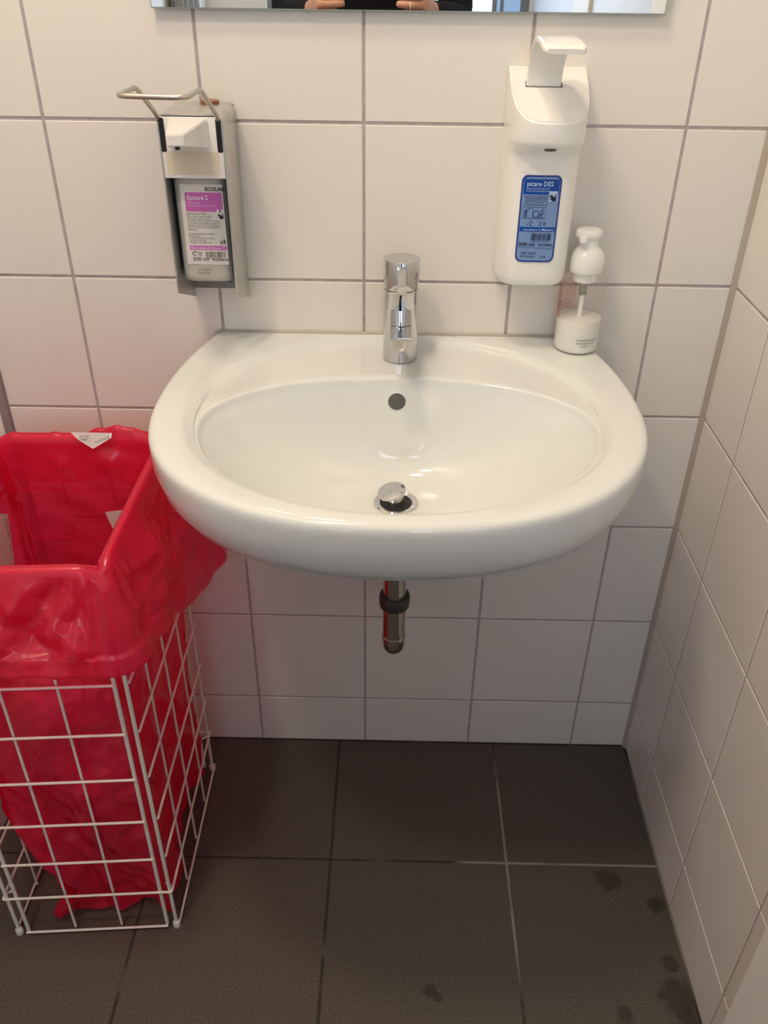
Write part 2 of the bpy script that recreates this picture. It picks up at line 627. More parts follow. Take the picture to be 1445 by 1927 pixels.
# ceiling, left wall, rear wall with window
tag(mk('ceiling', box(B(), XL - 0.1, XR + 0.1, YF - 0.1, 0.1, ZC, ZC + 0.1), M['white_paint'], smooth=0), kind='structure')
tag(mk('wall_left', box(B(), XL - 0.1, XL, YF - 0.1, 0.1, 0, ZC), M['white_paint'], smooth=0), kind='structure')
WX0, WX1, WZ0, WZ1 = -0.42, 0.49, 0.95, 2.15
bm = B()
box(bm, XL - 0.1, WX0, YF - 0.1, YF, 0, ZC)
box(bm, WX1, XR + 0.1, YF - 0.1, YF, 0, ZC)
box(bm, WX0, WX1, YF - 0.1, YF, 0, WZ0)
box(bm, WX0, WX1, YF - 0.1, YF, WZ1, ZC)
tag(mk('wall_front', bm, M['white_paint'], smooth=0), kind='structure')
win = tag(link('window_1', None, None, ((WX0 + WX1) / 2, YF - 0.05, WZ0)), kind='structure')
M['win_frame'] = new_mat('window_frame', (0.22, 0.23, 0.26), 0.4)
M['sky_pane'] = emit('daylit_frosted_pane', (0.72, 0.84, 1.0), WINDOW_EMIT)
M['sky_pane2'] = emit('daylit_frosted_pane_dim', (0.36, 0.54, 0.80), 0.9)
bm = B()
for a, c in ((WX0, WX0 + 0.03), (0.362, 0.378), (0.392, 0.402), (0.462, WX1)):
    box(bm, a, c, YF - 0.07, YF - 0.02, WZ0, WZ1)
box(bm, WX0, WX1, YF - 0.07, YF - 0.02, WZ0, WZ0 + 0.03)
box(bm, WX0, WX1, YF - 0.07, YF - 0.02, WZ1 - 0.03, WZ1)
mk('window_frame', bm, M['win_frame'], win, smooth=0)
for a, c, mm in ((WX0 + 0.03, 0.362, 'sky_pane'), (0.378, 0.392, 'sky_pane2'), (0.402, 0.462, 'sky_pane2')):
    mk('pane', box(B(), a, c, YF - 0.05, YF - 0.046, WZ0 + 0.03, WZ1 - 0.03), M[mm], win, smooth=0)

# door in the right wall, seen at the lower right corner and in the mirror
door = tag(link('door_1', None, None, (XR, -0.95, 0)), kind='structure')
bm = B()
box(bm, XR - 0.012, XR + GY, -0.665, YT, 0, 2.12, 0.002, 1)
box(bm, XR - 0.012, XR + GY, -1.48, -1.27, 0, 2.12, 0.002, 1)
box(bm, XR - 0.012, XR + GY, -1.27, -0.665, 2.04, 2.12, 0.002, 1)
mk('door_frame', bm, M['white_paint'], door)
mk('door_leaf', box(B(), XR - 0.004, XR + GY, -1.268, -0.667, 0.008, 2.038, 0.001, 1), M['door_grey'], door)
bm = tube(B(), bend([(XR - 0.004, -1.19, 1.05), (XR - 0.05, -1.19, 1.05), (XR - 0.05, -1.08, 1.05)], 0.012), 0.009, 12)
mk('door_handle', bm, M['alu'], door)
# grey laminate partition between the door and the window
tag(mk('wall_side_panel', box(B(), XR - 0.006, XR + GY, YF, -1.482, 0, ZC), M['door_grey'], smooth=0), kind='structure')

# trims
bm = box(B(), -0.5475, -0.5355, -0.005, GY, 0, ZC, 0.0008, 1)
tag(mk('trim_1', bm, M['trimgrey']), kind='structure')
bm = box(B(), -0.628, -0.5490, -0.003, GY, 0, ZC, 0.0008, 1)
tag(mk('trim_2', bm, M['white_paint']), kind='structure')
bm = B()
prism(bm, [(XR - 0.0065, GY), (XR + GY, GY), (XR + GY, -0.0065), (XR - 0.001, -0.0065), (XR - 0.0065, -0.001)], 'z', 0, ZC)
tag(mk('trim_3', bm, M['seal'], smooth=0), kind='structure')

# ------------------------------------------------------------------ ceiling lamp and added fill light
M['lamp_glass'] = emit('lamp_diffuser', LAMP_COL, 12)
def ceiling_lamp(pos, w, label):
    t = thing('ceiling_lamp', label, 'lamp', pos)
    x, y, z = pos
    mk('rim', lathe(B(), [(0.095, z + 0.002), (0.110, z + 0.002), (0.110, z - 0.006), (0.100, z - 0.010), (0.092, z - 0.006), (0.092, z)], (x, y), 40, False, False), M['white_pl'], t)
    mk('diffuser', lathe(B(), [(0.093, z - 0.001), (0.093, z - 0.004)], (x, y), 40), M['lamp_glass'], t)
    ld = bpy.data.lights.new('lamp_light', 'AREA')
    ld.shape = 'DISK'
    ld.size = 0.18
    ld.energy = w
    ld.color = LAMP_COL
    lo = bpy.data.objects.new('lamp_light', ld)
    COL.objects.link(lo)
    lo.parent = t
    lo.location = (0, 0, -0.012)
ceiling_lamp(LAMP_POS, LAMP_W, 'round ceiling downlight above the washbasin')
ceiling_lamp(FILL_POS, FILL_W, 'added round fill light at the ceiling by the left wall, further from the mirror')

# ------------------------------------------------------------------ washbasin
CX = 0.0485
WB = thing('washbasin', 'white ceramic wall-hung washbasin below the mirror', 'washbasin', (CX, -0.24, 0.670))
RIM = 0.840

def bis(fn, dx, dy, oy):
    lo, hi = 0.0, 0.8
    for _ in range(44):
        m_ = (lo + hi) / 2
        if fn(dx * m_, oy + dy * m_): lo = m_
        else: hi = m_
    return lo
OY = -0.262
def in_E2(x, y): return abs(x / 0.2435) ** 2.12 + abs((y + 0.234) / 0.220) ** 2.12 < 1
def in_crest(x, y):
    if y < -0.285: return True
    return abs(x / 0.242) ** 2.3 + abs((y + 0.285) / 0.158) ** 2.3 < 1
def in_O(x, y):
    if y > 0: return False
    if y > -0.21:
        return abs(x) < 0.294 - 0.0355 * ((y + 0.21) / 0.21) ** 2
    return abs(x / 0.294) ** 2.3 + abs((y + 0.21) / 0.274) ** 2.3 < 1
NA = 224
angs = [2 * math.pi * k / NA for k in range(NA)]
ca = math.atan2(0 - OY, 0.2585)
for target in (ca, math.pi - ca):           # a vertex exactly on each back corner
    j = min(range(NA), key=lambda k: abs(angs[k] - target))
    angs[j] = target
rE1, rE2, rO, dirs = [], [], [], []
for a in angs:
    dx, dy = math.cos(a), math.sin(a)
    e2 = bis(in_E2, dx, dy, OY)
    cr = bis(in_crest, dx, dy, OY)
    k = 0.012
    e1 = min(cr, e2 * 0.975)
    h = max(k - abs(cr - e2 * 0.975), 0) / k
    e1 -= h * h * k * 0.25
    rE1.append(e1); rE2.append(e2); rO.append(bis(in_O, dx, dy, OY)); dirs.append((dx, dy))
DR, DY, ZD = 0.0285, -0.226, 0.701       # drain radius, y, floor height
def g_bowl(t, dy=0.0):
    q = 2.4 + 1.2 * max(0.0, dy) ** 1.5 + 1.0 * max(0.0, -dy)
    return 0.10 * t + 0.90 * t ** q
ZCREST = 0.8300
rings = []
def ring(fn):
    rings.append([fn(i) for i in range(NA)])
for t in [0, .04, .08, .14, .2, .27, .34, .42, .5, .58, .66, .74, .79, .83, .87, .90, .925, .95, .97, .985]:
    def fn(i, t=t):
        dx, dy = dirs[i]
        px, py = DR * dx, DY + DR * dy
        qx, qy = rE1[i] * dx, OY + rE1[i] * dy
        drop = 0.0035 * max(0, (t - .9) / .1) ** 2
        return (CX + px + (qx - px) * t, py + (qy - py) * t, ZD + (ZCREST - 0.002 - ZD) * g_bowl(t, dy) - drop * 0.5)
    ring(fn)
def rr_(r_of, z_of):
    ring(lambda i: (CX + r_of(i) * dirs[i][0], OY + r_of(i) * dirs[i][1], z_of(i)))
# rounded crest, deck, step up to the rim
rr_(lambda i: rE1[i] * 0.992, lambda i: ZCREST - 0.0022)
rr_(lambda i: rE1[i] * 1.000, lambda i: ZCREST - 0.0004)
rr_(lambda i: rE1[i] + (rE2[i] - rE1[i]) * 0.12, lambda i: ZCREST)
rr_(lambda i: rE1[i] + (rE2[i] - rE1[i]) * 0.5, lambda i: ZCREST + 0.0004)
rr_(lambda i: rE1[i] + (rE2[i] - rE1[i]) * 0.88, lambda i: ZCREST + 0.0008)
rr_(lambda i: rE2[i] - 0.003, lambda i: ZCREST + 0.0022)
rr_(lambda i: rE2[i] + 0.001, lambda i: ZCREST + 0.0050)
rr_(lambda i: min(rE2[i] + 0.005, rO[i] - 0.004), lambda i: RIM - 0.0010)
rr_(lambda i: min(rE2[i] + 0.011, rO[i] - 0.003), lambda i: RIM)
rr_(lambda i: rE2[i] + max(rO[i] - rE2[i], 0.012) * 0.5 if rO[i] - rE2[i] > 0.024 else rO[i] - 0.0025, lambda i: RIM + 0.0004)
def outer(off, z):
    def fn(i):
        x, y = rO[i] * dirs[i][0], OY + rO[i] * dirs[i][1]
        L = math.hypot(x, y + 0.21)
        if y > -0.001:
            s = max(0.0, abs(x) - off * (abs(x) > 0.24)) * (1 if x > 0 else -1)
            return (CX + s, -min(off, 0.002), z)
        k = (L - off) / L
        yy = -0.21 + (y + 0.21) * (k if y < -0.21 else (1 if y > -0.02 else k))
        return (CX + x * k, min(yy, 0), z)
    ring(fn)
outer(0.0100, RIM)
outer(0.0060, RIM - 0.0008)
outer(0.0032, RIM - 0.0024)
outer(0.0014, RIM - 0.0048)
outer(0.0003, RIM - 0.0085)
outer(0.0, RIM - 0.014)
for s, z in ((0.998, .806), (0.982, .780), (0.948, .756), (0.893, .736), (0.815, .716), (0.72, .698), (0.60, .684), (0.42, .674), (0.18, .670)):
    def fn(i, s=s, z=z):
        x, y = rO[i] * dirs[i][0], OY + rO[i] * dirs[i][1]
        zz = z
        if y > -0.06:
            zz = min(z, 0.80) if s > .99 else z
        return (CX + x * s, y * (s * 0.45 + 0.55 if False else s) if y < -0.001 else 0.0, zz)
    ring(fn)
bm = B()
loft(bm, rings, cap0=True, cap1=True)
bmesh.ops.remove_doubles(bm, verts=bm.verts[:], dist=1e-5)
body = mk('ceramic_body', bm, M['ceramic'], WB, smooth=60)

# overflow on the back slope of the bowl, its inner shade painted as a dark disc
def bowl_pt(i, t):
    dx, dy = dirs[i]
    px, py = DR * dx, DY + DR * dy
    qx, qy = rE1[i] * dx, OY + rE1[i] * dy
    return Vector((CX + px + (qx - px) * t, py + (qy - py) * t, ZD + (ZCREST - 0.002 - ZD) * g_bowl(t, dy)))
ib = min(range(NA), key=lambda k: abs(angs[k] - math.pi / 2))
p0, p1, p2 = bowl_pt(ib, .925), bowl_pt(ib, .86), bowl_pt(ib, .975)
tz = (p2 - p1).normalized()
nn = Vector((1, 0, 0)).cross(tz).normalized()
if nn.y > 0: nn = -nn
pc = p0 + Vector((-0.001, 0, 0))
bm = B()
ov = [[pc + Vector((1, 0, 0)) * (r * math.cos(a)) + tz * (r * math.sin(a)) + nn * d for a in [2 * math.pi * k / 32 for k in range(32)]]
      for r, d in ((0.0126, -0.003), (0.0122, 0.0004), (0.0118, 0.0010), (0.0114, 0.0006))]
loft(bm, ov, False, False)
mk('overflow_rim', bm, M['ceramic'], WB, smooth=60)
bm = B()
loft(bm, [ov[3], [p for p in [pc + Vector((1, 0, 0)) * (0.010 * math.cos(a)) + tz * (0.010 * math.sin(a)) + nn * 0.0009 for a in [2 * math.pi * k / 32 for k in range(32)]]]], False, True)
mk('overflow_shade_disc', bm, M['hole'], WB, smooth=60)

# drain with half-open plug
bm = lathe(B(), [(0.0285, ZD - 0.002), (0.0285, ZD + 0.0015), (0.027, ZD + 0.0024), (0.021, ZD + 0.0006), (0.0205, ZD - 0.004)], (CX, DY), 48, False, False)
drain = mk('drain', bm, M['chrome'], WB, smooth=40)
mk('drain_well', lathe(B(), [(0.0208, ZD + 0.0008), (0.0202, ZD + 0.0006)], (CX, DY), 40), M['black'], drain)
bm = lathe(B(), [(0.0115, ZD), (0.0115, ZD + 0.016)], (CX - 0.001, DY), 32)
mk('plug_stem', bm, M['chrome_dk'], drain)
bm = lathe(B(), [(0.0150, 0), (0.0182, 0.0010), (0.0185, 0.0030), (0.0178, 0.0042), (0.010, 0.0048)], (0, 0), 48)
bmesh.ops.rotate(bm, verts=bm.verts[:], cent=(0, 0, 0), matrix=Matrix.Rotation(math.radians(-11), 3, 'Y') @ Matrix.Rotation(math.radians(6), 3, 'X'))
bmesh.ops.translate(bm, verts=bm.verts[:], vec=(CX - 0.005, DY + 0.0005, ZD + 0.0145))
mk('drain_plug', bm, M['chrome'], drain, smooth=40)
# sealant along the wall
bm = tube(B(), bend([(CX - 0.260, -0.005, 0.832), (CX - 0.256, -0.001, 0.8400), (CX + 0.256, -0.001, 0.8400), (CX + 0.260, -0.005, 0.832)], 0.004), 0.0030, 8)
mk('sealant', bm, M['seal'], WB)
# small slanted maker's signature, too small to read, on the left of the deck
bm = B()
def sig(u, v): return (-0.1785 + u * 0.90 - v * 0.12, -0.0285 + u * 0.44 + v * 0.9, RIM + 0.0008)
for a, c in (((.0, .0), (.002, .004)), ((.002, .004), (.004, .0005)), ((.005, .0005), (.0075, .003)), ((.008, .0005), (.010, .0022)), ((.011, .0005), (.0125, .003)), ((.013, .0008), (.0155, .0022)), ((.016, .0008), (.0185, .004)), ((.002, -.0004), (.022, .0002))):
    d = Vector((c[0] - a[0], c[1] - a[1])).normalized()
    q = Vector((-d.y, d.x)) * 0.00028
    flat(bm, [(a[0] - q.x, a[1] - q.y), (c[0] - q.x, c[1] - q.y), (c[0] + q.x, c[1] + q.y), (a[0] + q.x, a[1] + q.y)], 0, 0, sig)
mk_flat('maker_print', bm, M['ink_soft'], WB)

# ------------------------------------------------------------------ mixer tap
TX, TY, TZ = 0.0507, -0.060, ZCREST + 0.0006
TAP = thing('mixer_tap', 'chrome single-lever mixer tap standing on the washbasin', 'tap', (TX, TY, TZ))
bm = lathe(B(), [(0.0222, TZ), (0.0232, TZ + 0.0008), (0.0232, TZ + 0.0968), (0.0224, TZ + 0.0976)], (TX, TY), 64)
mk('tap_body', bm, M['chrome'], TAP)
bm = lathe(B(), [(0.0224, TZ + 0.0982), (0.0232, TZ + 0.099), (0.0236, TZ + 0.1345), (0.0229, TZ + 0.1360), (0.012, TZ + 0.1363)], (TX, TY), 64)
mk('tap_head', bm, M['chrome'], TAP)
bm = B()
loft(bm, [[(TX + a * 0.0052, y, z + c) for a, c in ((-1, -h), (1, -h), (1, 0), (-1, 0))] for y, z, h in ((TY - 0.010, TZ + 0.1340, 0.014), (TY - 0.074, TZ + 0.1245, 0.0120))])
bmesh.ops.bevel(bm, geom=bm.edges[:], offset=0.0008, segments=2, affect='EDGES')
mk('lever', bm, M['chrome'], TAP)
bm = B()
loft(bm, [[(TX + a * 0.0130, y, c) for a, c in ((-1, z0), (1, z0), (1, z1), (-1, z1))] for y, z0, z1 in ((TY - 0.010, TZ + 0.050, TZ + 0.0745), (-0.130, TZ + 0.0635, TZ + 0.0730), (-0.168, TZ + 0.0670, TZ + 0.0715))])
bmesh.ops.bevel(bm, geom=bm.edges[:], offset=0.0007, segments=2, affect='EDGES')
sp = mk('spout', bm, M['chrome'], TAP)
bm = lathe(B(), [(0.0085, TZ + 0.0555), (0.0112, TZ + 0.0560), (0.0116, TZ + 0.0585), (0.0118, TZ + 0.0675)], (TX, -0.1545), 32)
mk('aerator', bm, M['chrome_dk'], sp)

# ------------------------------------------------------------------ waste pipe
PIPE = thing('waste_pipe', 'chrome waste pipe with dark collar hanging under the washbasin', 'pipe', (0.0495, -0.24, 0.45))
PX, PY = 0.0495, -0.238
mk('tail_pipe', lathe(B(), [(0.0158, 0.535), (0.0158, 0.672)], (PX, PY), 40), M['chrome_dk'], PIPE)
mk('collar', lathe(B(), [(0.0165, 0.5405), (0.0205, 0.5420), (0.0212, 0.546), (0.0212, 0.557), (0.0200, 0.5605), (0.0175, 0.5610)], (PX, PY), 40), M['rubber'], PIPE)
pts = [(PX, PY, 0.541), (PX, PY, 0.500), (PX, PY, 0.4835)] + [(PX, PY + 0.028 - 0.028 * math.cos(a), 0.4835 - 0.028 * math.sin(a)) for a in [math.pi / 2 * k / 8 for k in range(1, 9)]] + [(PX, -0.012, 0.4555)]
mk('trap_bend', tube(B(), pts, 0.0163, 32), M['chrome_dk'], PIPE)
mk('joint_ring', tube(B(), [(PX, PY, 0.4880), (PX, PY, 0.4850)], 0.01685, 32), M['chrome_dk'], PIPE)
bm = tube(B(), [(PX, -0.0125, 0.4555), (PX, -0.0005, 0.4555)], [0.019, 0.034], 40)
mk('wall_rosette', bm, M['chrome_dk'], PIPE)

# ------------------------------------------------------------------ mirror
MX0, MX1, MZ0, MZ1, MY = -0.2457, 0.3488, 1.2373, 2.05, -0.011
MIR = thing('wall_mirror', 'frameless rectangular mirror hung above the washbasin', 'mirror', ((MX0 + MX1) / 2, 0, MZ0))
bm = box(B(), MX0, MX1, MY + 0.0004, MY + 0.005, MZ0, MZ1)
mk('glass', bm, M['mirror_edge'], MIR, smooth=0)
bm = B()
rect(bm, MX0 + 0.0012, MX1 - 0.0012, MZ0 + 0.0012, MZ1 - 0.0012, MY)
mk_flat('mirror_face', bm, M['mirror'], MIR)
for x in (MX0 + 0.12, MX1 - 0.12):
    for z in (MZ0 + 0.06, MZ1 - 0.10):
        mk('wall_bracket', box(B(), x - 0.02, x + 0.02, MY + 0.005, -0.0004, z, z + 0.04), M['alu'], MIR, smooth=0)

# ------------------------------------------------------------------ soap dispenser (left)
SL, SR, ST, SD = -0.2350, -0.1587, 1.1375, -0.0905
SDP = thing('soap_dispenser', 'aluminium wall soap dispenser with bent wire elbow lever, left of the tap', 'dispenser', ((SL + SR) / 2, 0, 0.892))
def u_path(x0, x1, zt, zb, r, n=6):
    p = [(x0, zb)]
    for k in range(n + 1):
        a = math.pi - math.pi / 2 * k / n
        p.append((x0 + r + r * math.cos(a), zt - r + r * math.sin(a)))
    for k in range(n + 1):
        a = math.pi / 2 - math.pi / 2 * k / n
        p.append((x1 - r + r * math.cos(a), zt - r + r * math.sin(a)))
    p.append((x1, zb))
    return p
outp = u_path(SL, SR, ST, 0.885, 0.009)
inp = u_path(SL + 0.0018, SR - 0.0018, ST - 0.0018, 0.885, 0.0075)
bm = B()
prof = outp + inp[::-1]
f0 = [bm.verts.new((p[0], SD, p[1])) for p in prof]
f1 = [bm.verts.new((p[0], -0.0003, p[1])) for p in prof]
n_ = len(prof)
for k in range(n_):
    bm.faces.new((f0[k], f0[(k + 1) % n_], f1[(k + 1) % n_], f1[k]))
h_ = len(outp)
for k in range(h_ - 1):
    bm.faces.new((f0[k], f0[k + 1], f0[n_ - 2 - k], f0[n_ - 1 - k]))
    bm.faces.new((f1[k], f1[k + 1], f1[n_ - 2 - k], f1[n_ - 1 - k]))
bmesh.ops.bisect_plane(bm, geom=bm.verts[:] + bm.edges[:] + bm.faces[:], plane_co=(0, -0.0905, 0.9265), plane_no=(0, -0.034, -0.0855), clear_outer=True)
bmesh.ops.holes_fill(bm, edges=[e for e in bm.edges if e.is_boundary])
mk('housing', bm, M['alu'], SDP, smooth=40)
# back plate with a half-round cut-out low down
HX, HZ, HR = -0.1795, 0.925, 0.0135
bm = B()
box(bm, SL + 0.0018, SR - 0.0018, -0.0025, -0.0003, HZ, ST - 0.002)
arc = [(HX + HR * math.cos(a), HZ + HR * math.sin(a)) for a in [math.pi + math.pi * k / 14 for k in range(15)]]
zb = 0.9035
edge = [(SL + 0.0025, HZ)] + [(SL + 0.0025 + (SR - SL - 0.005) * k / 12, zb) for k in range(13)] + [(SR - 0.0025, HZ)]
for k in range(14):
    q = [arc[k], arc[k + 1], edge[k + 1], edge[k]]
    for yy in (-0.0025, -0.0003):
        bm.faces.new([bm.verts.new((p[0], yy, p[1])) for p in q])
mk('back_plate', bm, M['alu_dark'], SDP, smooth=0)
# white front plate, slots, nozzle
bm = box(B(), SL + 0.0022, SR - 0.0020, SD - 0.0012, SD + 0.012, 1.0672, ST - 0.0030, 0.0008, 2)
fp = mk('front_plate', bm, M['white_cool'], SDP)
bm = B()
prism(bm, rrect(-0.2280, -0.1664, 1.0718, 1.0975, 0.0025), 'y', SD - 0.0012, SD - 0.0017)
mk('label_field', bm, M['cream'], fp)
for x in (-0.2297, -0.1640):
    bm = B()
    prism(bm, rrect(x - 0.0031, x + 0.0031, 1.0965, 1.1335, 0.0022), 'y', SD - 0.0010, SD - 0.0015)
    mk('lever_slot', bm, M['black'], fp)
bm = B()
base = [(-0.2220, 1.1015), (-0.1760, 1.1015), (-0.1760, 1.1330), (-0.2200, 1.1330)]
tip = [(-0.2085, 1.1160), (-0.1895, 1.1160), (-0.1900, 1.1280), (-0.2085, 1.1280)]
loft(bm, [[(x, SD - 0.001, z) for x, z in base], [(x, -0.162, z) for x, z in tip]])
bmesh.ops.bevel(bm, geom=bm.edges[:], offset=0.0012, segments=2, affect='EDGES')
nz = mk('nozzle', bm, M['white_cool'], fp, smooth=50)
mk('nozzle_outlet', lathe(B(), [(0.0026, 1.1105), (0.0028, 1.1165)], (-0.200, -0.150), 16), M['black'], nz)
# bent wire lever
lv = [(-0.1640, SD + 0.004, 1.128), (-0.1640, SD - 0.004, 1.1365), (-0.1640, -0.172, 1.1745), (-0.1640, -0.240, 1.1755),
      (-0.2335, -0.236, 1.1760), (-0.2335, -0.164, 1.1745), (-0.2335, SD - 0.004, 1.1375), (-0.2335, SD + 0.004, 1.128)]
mk('elbow_lever', tube(B(), bend(lv, 0.012, 6), 0.0027, 12), M['steel'], SDP)
mk('top_cap', lathe(B(), [(0.0108, ST - 0.0005), (0.0112, ST + 0.002), (0.0108, ST + 0.0040), (0.008, ST + 0.0044)], (-0.1865, -0.0150), 28), M['brass'], SDP)

# bottle standing in the dispenser
def slab_rings(x0, x1, y0, y1, levels, p=5.0, seg=48):
    cx, cy, a, b_ = (x0 + x1) / 2, (y0 + y1) / 2, (x1 - x0) / 2, abs(y1 - y0) / 2
    out = []
    for z, s in levels:
        r = []
        for k in range(seg):
            t = 2 * math.pi * k / seg
            c, s_ = math.cos(t), math.sin(t)
            r.append((cx + a * s * math.copysign(abs(c) ** (2 / p), c), cy + b_ * s * math.copysign(abs(s_) ** (2 / p), s_), z))
        out.append(r)
    return out
SB = thing('soap_bottle', 'white refill soap bottle with pink label inside the aluminium dispenser', 'bottle', (-0.198, -0.04, 0.936))
bm = B()
loft(bm, slab_rings(-0.2308, -0.1650, -0.0740, -0.0060, [(0.9355, 0.80), (0.9362, 0.90), (0.9385, 0.965), (0.943, 0.995), (0.948, 1.0), (1.058, 1.0), (1.064, 0.985), (1.066, 0.95)], 5.5, 64))
mk('bottle_body', bm, M['bottle'], SB, smooth=50)
LX0, LX1, LZ0, LZ1, LY = -0.2212, -0.1691, 0.9590, 1.0570, -0.0744
LW, LH = LX1 - LX0, LZ1 - LZ0
bm = B()
prism(bm, rrect(LX0, LX1, LZ0, LZ1, 0.0012), 'y', LY, LY - 0.0002)
lab = mk('label', bm, M['label'], SB, smooth=0, label='white printed label with pink bands')
def fxz(u, v): return (LX0 + LW * u, LZ1 - LH * v)
yy = LY - 0.00035
y2 = LY - 0.0005
bm = B()    # 0 pink 1 ink 2 soft ink 3 white 4 rose
def R(u0, u1, v0, v1, y, mi):
    a = fxz(u0, v1); c = fxz(u1, v0)
    rect(bm, a[0], c[0], a[1], c[1], y, mi)
def T(s, u, v, size, mi, bold=0.0, squash=1.0, align='LEFT'):
    p = fxz(u, v)
    text_into(bm, s, p[0], p[1], size, y2, align, bold, squash, mi=mi)
pb = [fxz(.10, .115), fxz(.12, .098), fxz(.97, .098), fxz(.97, .330), fxz(.10, .330)]
flat(bm, pb[::-1], yy, 0)
T('ECOLAB', .585, .078, 0.0062, 1, 0.00022, 1.0)
T('Epicare 2', .145, .185, 0.0075, 3, 0.00010, 0.92)
T('Hand Soap', .145, .235, 0.0034, 4, 0.0)
T('contient parfums and dyes', .145, .268, 0.0034, 4, 0.0, 0.95)
for s, v, w in (('Ingredients (acc. INCI):', .365, .95), ('Aqua, Sodium Laureth Sulfate,', .396, .95), ('Ammonium Sulfate, Lauryl', .424, .95),
                ('Glucoside, PEG-7 Glyceryl Cocoate,', .452, 1.0), ('Cocamidopropyl Betaine, Laureth-2,', .480, 1.0), ('Propylene Glycol, PEG-55 Propylene', .508, 1.0),
                ('Glycol Oleate, Citric Acid, Sodium', .536, 1.0), ('Benzoate.', .564, 1.0),
                ('Ecolab Deutschland GmbH', .615, 1.05), ('Ecolab-Allee 1', .643, 1.0), ('D-40789 Monheim am Rhein', .671, 1.0), ('Tel. (0)2173 599-0', .699, 1.0), ('Notfallnr.: 023 9895 700', .727, 1.0)):
    T(s, .10, v, 0.0029, 2 if v not in (.615, .365) else 1, 0.0, 0.95 * w)
R(.09, .98, .757, .812, yy, 0)
T('Everywhere It Matters.\u2122', .125, .800, 0.0042, 3, 0.00004, 0.98)
# frame lines under the pink band
for u0, u1, v0, v1 in ((.10, .104, .812, .965), (.965, .969, .812, .93), (.10, .969, .965, .968)):
    R(u0, u1, v0, v1, yy, 4)
# recycling arrow circle
p = fxz(.185, .858)
pa = [(p[0] + r * math.cos(a), p[1] + r * math.sin(a)) for r, sgn in ((0.0026, 1), (0.0016, -1)) for a in [math.radians(50 + 270 * (k if sgn > 0 else 12 - k) / 12) for k in range(13)]]
for k in range(12):
    flat(bm, [pa[k], pa[k + 1], pa[24 - k], pa[25 - k]], yy, 1)
flat(bm, [(p[0] + .0008, p[1] + .0016), (p[0] + .0034, p[1] + .0010), (p[0] + .0022, p[1] + .0034)], yy, 1)
for k in range(5):
    R(.27, .37, .838 + k * .011, .843 + k * .011, yy, 2)
# barcode
u = .46
while u < .93:
    w = random.choice((.006, .010, .016))
    R(u, u + w, .832, .905, yy, 1)
    u += w + random.choice((.007, .011, .015))
T('4 028163 047025', .45, .925, 0.0026, 2, 0, 1.15)
T('500 ml', .135, .950, 0.0066, 1, 0.00008, 1.1)
T('9025470', .605, .950, 0.0046, 1, 0.00006, 1.25)
# hand symbol and litter figure
def hand_icon(cx, cz, s, mi, y):
    flat(bm, [(cx - .1 * s, cz - .45 * s), (cx + .40 * s, cz - .45 * s), (cx + .42 * s, cz + .05 * s), (cx + .1 * s, cz + .12 * s), (cx - .2 * s, cz - .1 * s)], y, mi)
    for a, b_, w in (((-.1, -.05), (-.48, .18), .07), ((-.05, .0), (-.42, .32), .07), ((.0, .05), (-.22, .42), .06), ((.3, .0), (.36, .46), .08), ((-.1, -.3), (-.45, -.08), .07)):
        a = Vector((cx + a[0] * s, cz + a[1] * s)); b_ = Vector((cx + b_[0] * s, cz + b_[1] * s))
        d = (b_ - a).normalized(); nq = Vector((-d.y, d.x)) * w * s
        flat(bm, [tuple(a - nq), tuple(a + nq), tuple(b_ + nq * .7), tuple(b_ - nq * .7)], y, mi)
R(.815, .99, .305, .425, yy - .00005, 3)
p = fxz(.905, .382)
hand_icon(p[0], p[1], 0.0080, 1, yy - .0002)
R(.875, .925, .307, .335, yy - .0002, 2)
p = fxz(.935, .695)
flat(bm, [(p[0] - .0010, p[1] + .0012), (p[0] + .0010, p[1] + .0014), (p[0] + .0014, p[1] - .0008), (p[0] + .0018, p[1] - .0036), (p[0] + .0006, p[1] - .0036), (p[0] + .0002, p[1] - .0010), (p[0] - .0008, p[1] - .0036), (p[0] - .0014, p[1] - .0034)], yy, 1)
flat(bm, [(p[0] + .0007 * math.cos(a), p[1] + .0024 + .0007 * math.sin(a)) for a in [2 * math.pi * k / 10 for k in range(10)]], yy, 1)
R(.845, .885, .69, .735, yy, 2)
mk_flat('label_print', bm, [M['pink'], M['ink'], M['ink_soft'], M['print_white'], M['print_rose']], lab)
bm = B()
text_into(bm, '07 .:107 04:27', -0.2095, 0.9512, 0.0032, LY - 0.0001, squash=0.95)
text_into(bm, 'EXP 07/2027', -0.2095, 0.9468, 0.0032, LY - 0.0001, squash=0.95)
mk_flat('date_print', bm, M['ink_soft'], SB)

